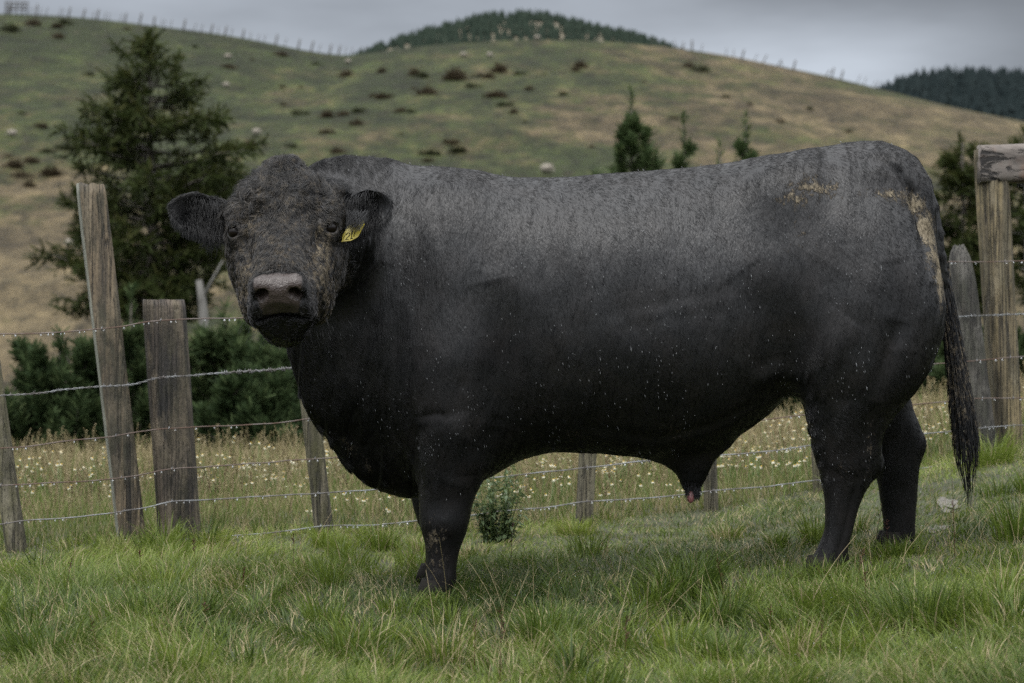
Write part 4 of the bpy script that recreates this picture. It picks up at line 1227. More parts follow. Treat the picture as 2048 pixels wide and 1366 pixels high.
addpost(602, 655, 648, 1060, round_prof(PX(18.5, 640), PX(18, 640)), W_ROUND, 'thin round post by the bull chest', seed=4, flute=.07)
addpost(1186, 720, 1168, 1046, round_prof(PX(17, 1170), PX(17, 1170)), W_ROUND, 'thin round post under the middle of the belly', seed=5, flute=.07)
addpost(1412, 700, 1423, 1034, round_prof(PX(14, 1420), PX(15, 1420)), W_ROUND, 'thin round post beside the bull sheath', seed=6, flute=.07)
addpost(1628, 700, 1640, 1004, round_prof(PX(13, 1640), PX(13, 1640)), W_ROUND, 'thin post half hidden by the near hind leg', seed=7, flute=.07)
addpost(1917, 492, 1972, 926, square_prof(PX(23, 1950), PX(26, 1950), 3.5, .2), W_GREY, 'grey lichened post with a rounded top beside the tail', seed=8, round_top=.35, jag=.015, flute=.05)
addpost(1980, 300, 2016, 922, square_prof(PX(29, 2000), PX(32, 2000), 3.0, .3), W_YEL, 'tall yellowish split post carrying the top rail', back=.10, seed=9, flute=.16, cleft=(5.0, .14), jag=.01)
# pale sawn edge of the tall square post
if True:
    o, b, t = POSTS[1]
# top rail resting on the tall right post
mb = MB()
d = fd(2020) + .06
a0 = P(1957, 329, d); a1 = P(2330, 322, d + .3)
n = 28; th = np.arange(n)/n*2*np.pi
hx = PX(38, 2020)
r = (np.abs(np.cos(th)/(hx*.8))**8 + np.abs(np.sin(th)/hx)**8) ** -.125
vs = []
for i in range(30):
    s = i/29; c = a0 + (a1 - a0)*s
    w = 1 + (vnoise(np.cos(th)*3, np.sin(th)*3, s*5) - .5)*.10 + (vnoise(np.cos(th)*10, np.sin(th)*10, s*2) - .5)*.10
    xo = (vnoise(np.cos(th)*6, np.sin(th)*6, 3) - .5) * .02 if i == 0 else 0
    vs.append(np.stack([c[0] + xo + 0*th, c[1] + r*np.cos(th)*w, c[2] + r*np.sin(th)*w], 1))
vv = np.concatenate(vs + [vs[0].mean(0)[None]])
i = np.arange(29)[:, None]*n; j = np.arange(n)[None]; j2 = (j+1) % n
mb.add(vv, np.stack([i+j, i+n+j, i+n+j2, i+j2], -1).reshape(-1, 4), np.stack([np.full(n, 30*n), np.arange(n), (np.arange(n)+1) % n], 1))
o = to_fence(mb, 'top_rail', W_RAIL); o['label'] = 'cracked grey timber rail on the tall right post'

WIRES = [
 ([(-150, 674), (0, 668), (60, 667), (120, 664), (215, 656), (245, 653), (300, 643), (345, 639), (430, 637), (500, 635), (900, 610), (1400, 565), (1700, 540), (1905, 524), (1960, 524), (2048, 522), (2200, 517)], 'smooth', .0027),
 ([(-150, 800), (0, 791), (60, 788), (125, 780), (185, 775), (255, 770), (320, 756), (390, 751), (450, 745), (530, 741), (598, 735), (900, 712), (1400, 672), (1800, 643), (1935, 633), (2048, 628), (2200, 624)], 'barbed', .0020),
 ([(-150, 905), (0, 897), (50, 894), (130, 882), (215, 874), (252, 868), (350, 856), (480, 851), (560, 846), (622, 838), (642, 837), (900, 818), (1400, 772), (1830, 731), (1950, 722), (2048, 713), (2200, 706)], 'smooth', .0027),
 ([(-150, 982), (0, 971), (80, 967), (180, 962), (262, 953), (350, 937), (400, 934), (520, 926), (640, 917), (700, 914), (1000, 886), (1300, 860), (1532, 839), (1612, 829), (1821, 810), (1896, 803), (1952, 797), (2048, 796), (2200, 790)], 'smooth', .0027),
 ([(-150, 1056), (0, 1048), (45, 1042), (150, 1035), (250, 1022), (290, 1016), (350, 1003), (400, 1001), (520, 993), (600, 989), (645, 986), (753, 979), (900, 964), (1023, 951), (1100, 943), (1170, 936), (1294, 921), (1426, 911), (1530, 903), (1623, 890), (1848, 868), (1952, 857), (2048, 850), (2200, 843)], 'smooth', .0027),
 ([(-150, 1120), (0, 1112), (60, 1109), (120, 1108), (220, 1096), (275, 1084), (320, 1083), (410, 1075), (520, 1068), (600, 1058), (650, 1052), (740, 1050), (826, 1042), (940, 1030), (1023, 1020), (1100, 1014), (1170, 1004), (1250, 999), (1356, 991), (1425, 981), (1530, 973), (1640, 960), (1843, 936), (1952, 921), (2048, 919), (2200, 915)], 'smooth', .0027),
]
drop_sites = []
for wi, (pl, kind_, r0) in enumerate(WIRES):
    pl = np.array(pl, float); uq = np.linspace(pl[0, 0], pl[-1, 0], 420); vq = pchip(pl[:, 0], pl[:, 1], uq)
    vq = vq + (fbm(uq/45.0, wi*7.0, 0, 2) - .5) * 2.0
    pts = np.array([P(u, v, fd(u) - .095 - (0.10 if abs(u - 350) < 70 else 0) * (1 - (abs(u-350)/70)**2) * .3) for u, v in zip(uq, vq)])
    mb = MB()
    if kind_ == 'barbed':
        un = np.linspace(pl[0, 0], pl[-1, 0], 2600); vn = np.interp(un, uq, vq); pn = np.stack([np.interp(un, uq, pts[:, d]) for d in range(3)], 1)
        for ph in (0, math.pi):
            a = un * .22 + ph; mb.tube(pn + np.stack([0*a, np.cos(a)*.0022, np.sin(a)*.0026], 1), .0017, 5)
        for ub in np.arange(-120, 2180, 47):
            c = np.array([np.interp(ub, uq, pts[:, d]) for d in range(3)])
            for s in range(2):
                a0_ = rng.uniform(0, 6.28); dv = np.array([rng.uniform(-.3, .3), math.cos(a0_), math.sin(a0_)]) * .014
                mb.tube([c - dv + np.array([.003*s, 0, 0]), c + dv*0.1, c + dv + np.array([.003*s, 0, 0])], [.0005, .0015, .0004], 4)
            mb.tube([c + np.array([x, math.sin(k_*2.2)*.004, math.cos(k_*2.2)*.004]) for k_, x in enumerate(np.linspace(-.007, .009, 9))], .0013, 4)
        # the spliced knot to the left of the chest
        for a, b in ((440, 592),):
            us = np.linspace(a, b, 200); pc = np.stack([np.interp(us, uq, pts[:, d]) for d in range(3)], 1)
            w = us * .42; mb.tube(pc + np.stack([0*w, np.cos(w)*.006, np.sin(w)*.006], 1), .0017, 5)
            for uu in (452, 478, 500, 540, 566):
                c = np.array([np.interp(uu, uq, pts[:, d]) for d in range(3)]); w = np.linspace(0, 12.5, 36)
                mb.tube(np.stack([c[0] + (w-6)*.0013, c[1] + np.cos(w)*.009, c[2] + np.sin(w)*.0095], 1), .0016, 5)
    else:
        mb.tube(pts, r0, 6)
        if wi == 4:
            c = np.array([np.interp(1282, uq, pts[:, d]) for d in range(3)]); w = np.linspace(0, 25, 70)
            mb.tube(np.stack([c[0] + (w-12)*.0032, c[1] + np.cos(w)*.005, c[2] + np.sin(w)*.005], 1), .0018, 5)
    o = to_fence(mb, 'wire', WIRE_G if wi in (1, 4, 5) else WIRE_R)
    o['label'] = ['top smooth rusty wire', 'twisted barbed wire with a spliced knot', 'third wire from the top', 'fourth wire from the top', 'second wire from the ground', 'lowest wire along the grass'][wi]
    if wi != 1:
        dens_ = [14, 0, 22, 24, 26, 26][wi]; u = -60.0
        while u < 2110:
            u += rng.exponential(dens_) + 7
            post_here = any(abs(u - (a[1][0] + 0)) < 0 for a in [])
            vis = (u < 720 or u > 1815) or (wi >= 4 and 985 < u < 1650) or (wi == 3 and 1525 < u < 1620) or (wi == 4 and 640 < u < 770) or (wi == 5 and 640 < u < 850) 
            if vis: drop_sites.append(np.array([np.interp(u, uq, pts[:, d]) for d in range(3)]) - np.array([0, 0, r0 + .0005]))
    # staples where the wire crosses each post
    for po, pb, ptop in POSTS:
        zz = None
        xs_ = pb[0] + (ptop[0] - pb[0]) * np.clip((pts[:, 2] - pb[2]) / (ptop[2] - pb[2]), 0, 1)
        k_ = np.abs(pts[:, 0] - xs_).argmin()
        if pts[k_, 2] > ptop[2] - .02: continue
        c = pts[k_]; uu = 1024 + c[0]*F/c[1]
        if 700 < uu < 1100 or (1100 < uu < 1700 and wi < 4): continue
        ms = MB(); w = np.linspace(0, math.pi, 9)
        ms.tube(np.stack([c[0] + 0*w + .002*np.cos(w), c[1] + .012 - .018*np.sin(w), c[2] + .009*np.cos(w)], 1), .0020, 5)
        o = to_fence(ms, 'staple', WIRE_G, po)
# hanging drops: one thing each
mb = MB()
pv = [(0, .0030, .0006), (0, .0012, .0018), (0, -.0012, .0030), (0, -.0036, .0032), (0, -.0056, .0022)]
mb.tube([[0, 0, p[1]] for p in pv], [p[2] for p in pv], 8, ref=(0, 1, 0))
dm = mb.build('water_drop', DROP, None, link=False)
sites = drop_sites if len(drop_sites) <= 290 else [drop_sites[i] for i in sorted(rng.choice(len(drop_sites), 290, replace=False))]
for i, p in enumerate(sites):
    o = bpy.data.objects.new('water_drop', dm); o.location = tuple(p - np.array([0, 0, .003])); s = rng.uniform(.8, 1.25); o.scale = (s, s, s)
    tag(o, 'clear rain drop hanging from a wire of the fence', 'water drop', 'rain drops hanging along the fence wires'); COL.objects.link(o)

# ------------------------------------------------------------------ grass
def blades(root, height, width, lean_dir, bend, tint, segs=4, tw=None):
    """vectorised grass blades -> verts, quads, tris, tint"""
    n = len(root)
    ts = np.linspace(0, 1, segs + 1)
    tw = rng.uniform(0, np.pi, n) if tw is None else tw
    wd = np.stack([np.cos(tw), np.sin(tw) * .8, np.zeros(n)], 1)
    V_ = np.zeros((n, 2 * segs + 1, 3)); C_ = np.zeros((n, 2 * segs + 1))
    for i, t in enumerate(ts):
        hor = bend * t ** 1.8
        up = height * (t - 0.35 * np.clip(bend / np.maximum(height, 1e-3), 0, 2) * t ** 2.2)
        c = root + np.stack([lean_dir[:, 0] * hor, lean_dir[:, 1] * hor, up], 1)
        if i < segs:
            w = width * (1 - t ** 1.6) * 0.5 * (0.7 + 0.3 * min(1, t * 4))
            V_[:, 2*i] = c - wd * w[:, None]; V_[:, 2*i+1] = c + wd * w[:, None]
            C_[:, 2*i] = C_[:, 2*i+1] = tint
        else:
            V_[:, 2*i] = c; C_[:, 2*i] = tint
    b = np.arange(n)[:, None] * (2 * segs + 1)
    q = np.concatenate([np.stack([b + 2*i, b + 2*i+1, b + 2*i+3, b + 2*i+2], -1).reshape(-1, 4) for i in range(segs - 1)])
    t_ = np.stack([b + 2*segs-2, b + 2*segs-1, b + 2*segs], -1).reshape(-1, 3)
    return V_.reshape(-1, 3), q, t_, C_.ravel()
GR = [(0.0, (0.026, 0.046, 0.009)), (0.18, (0.068, 0.106, 0.015)), (0.40, (0.126, 0.170, 0.025)), (0.60, (0.200, 0.245, 0.046)), (0.74, (0.250, 0.270, 0.10)), (0.80, (0.30, 0.25, 0.13)), (0.92, (0.40, 0.33, 0.20)), (0.97, (0.09, 0.035, 0.022)), (1.0, (0.07, 0.028, 0.018))]
GRASS_M = blade_mat('grass_blade', GR, rough=0.42, trans=0.38, spec=0.28)
def scatter(n, y0, y1, spread=0.245, pad=0.9, bias=1.0):
    y = y0 + (y1 - y0) * rng.random(n) ** bias
    x = (rng.random(n) * 2 - 1) * (y * spread + pad)
    return x, y
def fence_y(x): return np.interp(x, [-2.6, -2.17, -0.84, 0.33, 2.45, 3.2], [10.25, 10.3, 10.62, 11.0, 11.8, 12.0])
PUD = [(2.05 * 1, 0, 0, 0)]
pud_c = [(P(1880, 1098, 9.35)[0], 9.42, .04, .13), (P(1908, 1040, 10.0)[0], 10.15, .035, .24)]
def in_puddle(x, y):
    r = np.zeros(len(x), bool)
    for cx, cy, a, b in pud_c: r |= ((x - cx - .10*(y-cy))/a)**2 + ((y - cy)/b)**2 < 1
    return r
# clumped pasture in front of the fence
N1 = 210000
x, y = scatter(N1, 5.6, 12.2, bias=1.25)
keep = (y < fence_y(x) + .25) & ~(in_puddle(x, y) & (rng.random(N1) < .45))
x, y = x[keep], y[keep]
# pull blades into tufts
cl = fbm(x*1.9, y*1.3, 4.0, 3); fn = vnoise(x*9, y*7, 1.0)
n = len(x)
tall = sstep(.44, .64, cl)
hgt = (0.040 + 0.060 * tall + 0.025 * fn) * rng.uniform(.55, 1.35, n)
# trampled, shorter and paler near the fence, longer in the foreground
hgt *= (0.85 + 0.25 * sstep(9.5, 7.0, y)) * (1 - .35 * sstep(9.6, 10.2, y))
for fx, fy in ((-.29, 8.50), (-.31, 9.0), (1.08, 8.52), (1.42, 8.95)): hgt *= 1 - (.50 if fx < 0 else .20) * np.exp(-(((x-fx)/.15)**2 + ((y-fy+.28)/.32)**2))
ang = vnoise(x*3.1, y*3.1, 7.0) * 12.0 + rng.normal(0, .7, n)
ld = np.stack([np.cos(ang), np.sin(ang)], 1)
bend = hgt * rng.uniform(.25, 1.35, n)
patch = fbm(x*0.8 + 5, y*0.6, 9.0, 3)
fine_ = vnoise(x*5, y*5, 3)
tint = 0.20 + 0.62 * (patch - .5) + 0.22 * (fine_ - .5) + rng.normal(0, .10, n) + 0.11 * sstep(8.3, 10.6, y)
tint = np.clip(tint, 0.02, .72)
dry = rng.random(n) < (0.09 + 0.12 * sstep(.5, .64, fbm(x*1.6, y*1.6, 12, 2)) + 0.08 * sstep(9.3, 10.8, y))
tint = np.where(dry, rng.uniform(.76, .93, n), tint)
root_ = np.stack([x, y, gz(x, y) - .005], 1)
v_, q_, t_, c_ = blades(root_, hgt, rng.uniform(.0022, .0048, n), ld, bend, tint, 4)
gm = MB(); gm.add(v_, q_, t_, c_)
# discrete tufts: dense sprays radiating from a point
def tuft(cx, cy, nb, rad, h, tint0, w=(.003, .006), spread=.9, store=None, dry_=0.06):
    a = rng.uniform(0, 2*np.pi, nb); r = rad * np.sqrt(rng.random(nb))
    X_ = cx + r*np.cos(a); Y_ = cy + r*np.sin(a)
    hh = h * rng.uniform(.5, 1.15, nb); b = hh * spread * rng.uniform(.15, 1.0, nb)
    ti = np.clip(tint0 + rng.normal(0, .08, nb), .02, .72); ti = np.where(rng.random(nb) < dry_, rng.uniform(.78, .92, nb), ti)
    a2 = a + rng.normal(0, .5, nb)
    return (store or gm).add(*[z for z in (lambda o: (o[0], o[1], o[2], o[3]))(blades(np.stack([X_, Y_, gz(X_, Y_) - .005], 1), hh, rng.uniform(*w, nb), np.stack([np.cos(a2), np.sin(a2)], 1), b, ti, 5))])
for _ in range(150):
    xx, yy = scatter(1, 5.7, 10.3)
    if -.5 < xx[0] < 1.9 and 8.25 < yy[0] < 9.4: continue
    if -.48 < xx[0] < -.12 and 7.7 < yy[0] < 8.6: continue
    if .9 < xx[0] < 1.5 and 7.7 < yy[0] < 8.9: continue
    if in_puddle(xx, yy)[0]: continue
    tuft(float(xx[0]), float(yy[0]), int(rng.integers(50, 150)), rng.uniform(.03, .12), rng.uniform(.09, .19), rng.uniform(.06, .42), dry_=rng.choice([.02, .05, .3], p=[.5, .35, .15]))
for (u, v, d, nb, h, tt) in ((1375, 1200, 8.2, 330, .23, .12), (1395, 1190, 8.35, 200, .20, .16), (1330, 1215, 8.1, 160, .20, .16), (1290, 1240, 8.0, 150, .15, .25), (1735, 1225, 8.12, 200, .12, .26), (1600, 1235, 7.95, 120, .11, .28), (1540, 1225, 8.1, 180, .13, .25), (1760, 1190, 8.3, 120, .10, .26), (1700, 1240, 7.85, 140, .12, .25), (1668, 1170, 8.35, 70, .12, .22), (1625, 1175, 8.38, 110, .11, .25), (1645, 1175, 8.40, 90, .12, .3), (1598, 1175, 8.42, 60, .10, .25), (1785, 1130, 8.8, 110, .10, .26), (1815, 1130, 8.8, 90, .10, .26), (1765, 1130, 8.82, 70, .09, .3), (845, 1205, 8.34, 80, .075, .25), (880, 1205, 8.36, 70, .08, .24), (868, 1205, 8.3, 60, .07, .3), (900, 1225, 7.9, 140, .11, .28), (800, 1230, 8.1, 120, .12, .25),
                         (640, 1130, 9.0, 200, .14, .30), (1100, 1290, 7.4, 260, .16, .18), (300, 1230, 7.9, 250, .16, .16), (100, 1320, 7.0, 350, .20, .14), (1850, 1300, 7.2, 380, .20, .14), (700, 1300, 7.2, 250, .15, .22),
                         (1985, 960, 11.3, 260, .20, .38), (1700, 1010, 10.9, 160, .18, .45), (2035, 1180, 8.8, 240, .2, .25), (1150, 1075, 10.6, 200, .10, .55), (330, 1135, 10.1, 180, .09, .45), (240, 1130, 10.15, 160, .09, .80), (420, 1120, 10.2, 150, .11, .55)):
    c0 = P(u, v, d); tuft(c0[0], d, nb, .05 + .00018*nb, h, tt, (.003, .0055), dry_=.05)
pasture = gm.build('pasture_grass', GRASS_M)
tag(pasture, 'short wet green pasture grass around the bull', 'grass', kind='stuff')

# dead flower stalks standing in the pasture
def stalks(n, xs_, ys_, h0, h1, tint_r, w, lean=.35, seed_=True, mb=None):
    for i in range(n):
        x_, y_ = float(xs_[i]), float(ys_[i]); h = rng.uniform(h0, h1); a = rng.uniform(0, 6.28); l = h * rng.uniform(.0, lean); z0 = float(gz(x_, y_)); t0 = rng.uniform(*tint_r)
        kk = np.linspace(0, 1, 5)
        p = np.stack([x_ + math.cos(a)*l*kk**1.5, y_ + math.sin(a)*l*kk**1.5, z0 + h*kk], 1)
        mb.tube(p, np.linspace(w, w*.5, 5), 3, t0, cap=False)
        if seed_:
            m_ = int(rng.integers(5, 11)); s0 = rng.uniform(.6, .8)
            for j in range(m_):
                s = s0 + (1-s0)*j/m_; c = p[0] + (p[-1]-p[0])*s + (p[2]-(p[0]+p[-1])/2)*0
                c = np.array([np.interp(s, kk, p[:, d_]) for d_ in range(3)])
                dv = np.array([rng.normal(0, 1), rng.normal(0, 1), rng.uniform(.5, 2)]); dv *= rng.uniform(.008, .02)/np.linalg.norm(dv)
                mb.tube([c, c + dv*.6, c + dv], [w*.7, w*1.3, w*.3], 3, t0 + rng.uniform(-.02, .02), cap=False)
sm = MB()
xx, yy = scatter(330, 5.8, 10.2)
stalks(330, xx, yy, .10, .27, (.80, .93), .0012, .8, False, sm)
xx, yy = scatter(40, 5.8, 9.5)
stalks(40, xx, yy, .10, .22, (.97, 1.0), .0014, .2, True, sm)
tag(sm.build('dry_stalks', GRASS_M), 'thin dry straw stalks standing up out of the pasture', 'grass', kind='stuff')

# rain beads on the blades
bm_ = MB()
vb = v_.reshape(len(x), -1, 3)
for i in rng.choice(len(x), 2600, replace=False):
    k_ = int(rng.integers(4, 8)); p = vb[i, k_]; r_ = rng.uniform(.0009, .0017) * (1 + (p[1]-6)*.06)
    bm_.add(p[None] + oct_v * r_, None, oct_t)
tag(bm_.build('rain_on_grass', DROP), 'tiny rain beads glinting on the grass blades', 'water', kind='stuff')

# meadow of long dry grass and daisies behind the fence
mm = MB()
N2 = 120000
x, y = scatter(N2, 10.4, 17.5, spread=.25, pad=1.2)
keep = (y > fence_y(x) + .05)
x, y = x[keep], y[keep]; n = len(x)
back = sstep(12.6, 15.2, y)
hgt = (0.09 + 0.11 * sstep(10.9, 13.2, y) * rng.random(n) + .04 * back * rng.random(n)) * rng.uniform(.55, 1.3, n)
hgt *= 0.6 + .8 * fbm(x*1.2, y*1.2, 3, 2)
a = rng.uniform(0, 6.28, n); ld = np.stack([np.cos(a), np.sin(a)], 1)
tint = np.clip(.42 + .4*(fbm(x*.9, y*.6, 5, 3)-.5) + rng.normal(0, .10, n), .1, .72)
dryp = np.clip(.42 + .50 * back + .6*(fbm(x*1.1+3, y*.8, 8, 3)-.5), 0.03, .93)
isd = rng.random(n) < dryp
tint = np.where(isd, rng.uniform(.76, .935, n), tint)
v2, q2, t2, c2 = blades(np.stack([x, y, gz(x, y) - .005], 1), hgt, np.where(isd, .0035, rng.uniform(.004, .008, n)), ld, hgt*rng.uniform(.1, .7, n), tint, 3)
mm.add(v2, q2, t2, c2)
MEAD = [(0.0, (0.02, 0.04, 0.01)), (0.25, (0.06, 0.09, 0.02)), (0.50, (0.12, 0.155, 0.04)), (0.72, (0.20, 0.23, 0.085)), (0.78, (0.19, 0.160, 0.078)), (0.86, (0.30, 0.245, 0.135)), (0.94, (0.42, 0.355, 0.22)), (1.0, (0.08, 0.04, 0.025))]
MEADOW_M = blade_mat('meadow_blade', MEAD, rough=.6, trans=.4, spec=.2)
xx, yy = scatter(2600, 12.3, 16.8, spread=.25, pad=1.0)
stalks(2600, xx, yy, .13, .28, (.77, .93), .0022, .3, True, mm)
xx, yy = scatter(1300, 10.7, 13.5, spread=.25, pad=1.0)
kk_ = yy > fence_y(xx) + .1
stalks(int(kk_.sum()), xx[kk_], yy[kk_], .12, .28, (.77, .99), .0018, .35, True, mm)
tag(mm.build('meadow_grass', MEADOW_M), 'long seeding brown and green meadow grass behind the fence', 'grass', kind='stuff')

# daisies
m = M('daisy_petal'); m.col(m.mix(m.noise(60), (0.48, 0.46, 0.33), (0.64, 0.62, 0.50))); twosided_leaf(m, .25); m.set(Roughness=.6); PET = m.m
m = M('daisy_eye'); m.col(m.mix(m.noise(90), (0.42, 0.25, 0.02), (0.55, 0.36, 0.03))); m.set(Roughness=.7); DEYE = m.m
m = M('daisy_stem'); m.col(m.mix(m.noise(60), (0.05, 0.09, 0.02), (0.09, 0.13, 0.04))); m.set(Roughness=.6); DST = m.m
def daisy_mesh(h, heads, seed, nm='daisy', droop=0.0):
    r_ = np.random.default_rng(seed); st, pe, ey = MB(), MB(), MB()
    for k in range(heads):
        a = r_.uniform(0, 6.28); l = .03 + .05*r_.random(); hh = h * r_.uniform(.8, 1.0) if k else h
        top = np.array([math.cos(a)*l*(k > 0), math.sin(a)*l*(k > 0), hh]); 
        st.tube([[0, 0, 0], top*np.array([.35, .35, .5]), top], [.0016, .0013, .001], 4)
        nx_ = np.array([r_.normal(0, .35), -.35 + r_.normal(0, .3), 1.0]); nx_ /= np.linalg.norm(nx_)
        e1 = np.cross(nx_, [0, 1, .2]); e1 /= np.linalg.norm(e1); e2 = np.cross(nx_, e1)
        npet = 13; R_ = r_.uniform(.0058, .0086)
        for p in range(npet):
            t = p/npet*6.283 + r_.normal(0, .05); d_ = e1*math.cos(t) + e2*math.sin(t); s_ = -e1*math.sin(t) + e2*math.cos(t)
            dr = droop + r_.normal(0, .1)
            a0, a1, a2 = top + d_*R_*.25, top + d_*R_*.7 - nx_*R_*.12*(1+dr), top + d_*R_*1.1 - nx_*R_*.4*(1+dr*2)
            w = R_*.22
            pe.add([a0 - s_*w*.6, a0 + s_*w*.6, a1 + s_*w, a1 - s_*w, a2 + s_*w*.5, a2 - s_*w*.5], [[0, 1, 2, 3], [3, 2, 4, 5]])
        ey.tube([top - nx_*.001, top + nx_*.002, top + nx_*.0048], [R_*.42, R_*.44, R_*.16], 8)
    fs = []; vs = []; off = 0; mi = []
    for mbx, mt in ((st, 0), (pe, 1), (ey, 2)):
        v = np.concatenate(mbx.v); qq = np.concatenate(mbx.q) if mbx.q else np.zeros((0, 4), int); tt = np.concatenate(mbx.t) if mbx.t else np.zeros((0, 3), int)
        vs.append(v); fs.append((qq + off, tt + off, mt)); off += len(v)
    Q_ = np.concatenate([f[0] for f in fs]); T_ = np.concatenate([f[1] for f in fs])
    me = mesh_np(nm, np.concatenate(vs), [Q_, T_], True, None, link=False)
    for mt in (DST, PET, DEYE): me.materials.append(mt)
    mi = np.concatenate([np.full(len(f[0]), f[2]) for f in fs] + [np.full(len(f[1]), f[2]) for f in fs]).astype(np.int32)
    me.polygons.foreach_set('material_index', mi); me.update()
    return me
DM = [daisy_mesh(rng.uniform(.10, .22), int(rng.integers(2, 5)), 50 + i, droop=(0, .6)[i % 2]) for i in range(8)]
sites = []
tries = 0
while len(sites) < 400 and tries < 60000:
    tries += 1
    y_ = rng.uniform(10.6, 15.0); x_ = rng.uniform(-1, 1) * (y_*.225 + .1)
    if y_ < fence_y(x_) + .12: continue
    u_ = 1024 + x_*F/y_
    dn = fbm(np.array([x_*1.5]), np.array([y_*1.1]), 21.0, 3)[0]
    if dn < .40 + .16*rng.random(): continue
    if y_ > 13.6 and rng.random() < .5: continue
    sites.append((x_, y_))
sites.sort(key=lambda s: s[1])
def daisy_at(s, i, me):
    o = bpy.data.objects.new('daisy', me); o.location = (s[0], s[1], float(gz(s[0], s[1])))
    o.rotation_euler = (0, 0, 0); o.scale = (1, 1, rng.uniform(.8, 1.25)); o.rotation_euler = (rng.normal(0, .08), rng.normal(0, .08), rng.uniform(-.8, .8)); return o
for i, s in enumerate(sites[:300]):
    o = daisy_at(s, i, DM[i % 8]); COL.objects.link(o)
    tag(o, 'white meadow daisy with yellow centres in the long grass behind the fence', 'daisy', 'daisies in the meadow behind the fence')
rest = []
import bmesh
bmr = bmesh.new()
for i, s in enumerate(sites[300:]):
    me = DM[i % 8].copy(); o = daisy_at(s, i, me); me.transform(o.matrix_basis); bmr.from_mesh(me); bpy.data.objects.remove(o); bpy.data.meshes.remove(me)
me = bpy.data.meshes.new('far_daisies'); bmr.to_mesh(me); bmr.free()
for mt in (DST, PET, DEYE): me.materials.append(mt)
o = bpy.data.objects.new('far_daisies', me); COL.objects.link(o); tag(o, 'white daisies scattered farther back in the meadow', 'daisies', kind='stuff')

# puddles in the muddy rut beside the hind feet
m = M('puddle_water'); m.set(Base_Color=(0.035, 0.032, 0.028, 1), Roughness=0.06, Specular_IOR_Level=1.0); m.bump(m.noise(20, 3), .002, .4)
PW = m.m
m = M('rut_mud'); m.col(m.ramp(m.noise(18, 5, .7), [(.35, (0.05, 0.045, 0.035)), (.65, (0.13, 0.12, 0.10))])); m.set(Roughness=.7); m.bump(m.noise(30, 4), .02, .9)
RUT = m.m
for cx, cy, a_, b_ in pud_c:
    th = np.arange(28)/28*2*np.pi; rr = 1 + .18*np.sin(th*3 + cx) + .1*np.sin(th*5)
    px_, py_ = cx + a_*1.15*rr*np.cos(th) + .10*b_*rr*np.sin(th), cy + b_*rr*np.sin(th)
    zz_ = gz(px_, py_) + .004
    vv = np.concatenate([np.stack([px_, py_, zz_], 1), [[cx, cy, float(gz(cx, cy)) + .008]]])
    j = np.arange(28); mb = MB(); mb.add(vv, None, np.stack([np.full(28, 28), j, (j+1) % 28], 1)); o = mb.build('mud_path', RUT); tag(o, kind='structure')
for cx, cy, a_, b_ in (pud_c[0], pud_c[1]):
    th = np.arange(28)/28*2*np.pi; rr = .62 + .12*np.sin(th*3 + 1 + cx) + .07*np.sin(th*5)
    px_, py_ = cx + a_*1.15*rr*np.cos(th), cy + b_*rr*np.sin(th) - .05
    zz = float(np.percentile(gz(px_, py_), 45)) + .003
    vv = np.concatenate([np.stack([px_, py_, np.full(28, zz)], 1), [[cx, cy-.05, zz]]])
    j = np.arange(28); mb = MB(); mb.add(vv, None, np.stack([np.full(28, 28), j, (j+1) % 28], 1)); o = mb.build('puddle_water', PW); tag(o, kind='structure')

# leafy weed behind the fore leg
wb = MB()
c0 = P(992, 1078, 10.4); c0[2] = float(gz(c0[0], 10.4))
st_ = MB()
for s in range(34):
    a = rng.uniform(0, 6.28); l = rng.uniform(.01, .10); h = rng.uniform(.10, .36); kk = np.linspace(0, 1, 8)
    p = np.stack([c0[0] + math.cos(a)*(.045 + l*kk), 10.4 + math.sin(a)*l*kk, c0[2] + h*kk], 1)
    st_.tube(p, np.linspace(.003, .001, 8), 4)
    for j in range(26):
        s_ = rng.uniform(.0, 1); c = np.array([np.interp(s_, kk, p[:, d_]) for d_ in range(3)]); b = rng.uniform(0, 6.28); ln = rng.uniform(.022, .05)
        d_ = np.array([math.cos(b), math.sin(b), rng.uniform(-.4, .7)]); d_ /= np.linalg.norm(d_); sd = np.cross(d_, [0, 0, 1]); sd /= np.linalg.norm(sd); w = ln*.16
        dn = np.array([0, 0, -ln*.3])
        wb.add([c, c + d_*ln*.4 + sd*w, c + d_*ln + dn, c + d_*ln*.4 - sd*w], [[0, 1, 2, 3]], c=rng.uniform(.2, .65))
weed = empty('weed_plant', tuple(c0)); tag(weed, 'bushy green weed growing behind the near fore leg', 'plant')
LEAF_M = blade_mat('weed_leaf', [(0, (0.045, 0.07, 0.03)), (.5, (0.09, 0.13, 0.06)), (1, (0.17, 0.22, 0.11))], .5, .3)
for mbx, nm, mt in ((wb, 'foliage', LEAF_M), (st_, 'stem', DST)):
    o = mbx.build(nm, mt); co = np.empty(len(o.data.vertices)*3, np.float32); o.data.vertices.foreach_get('co', co); co = co.reshape(-1, 3) - c0; o.data.vertices.foreach_set('co', co.ravel()); o.data.update(); o.parent = weed

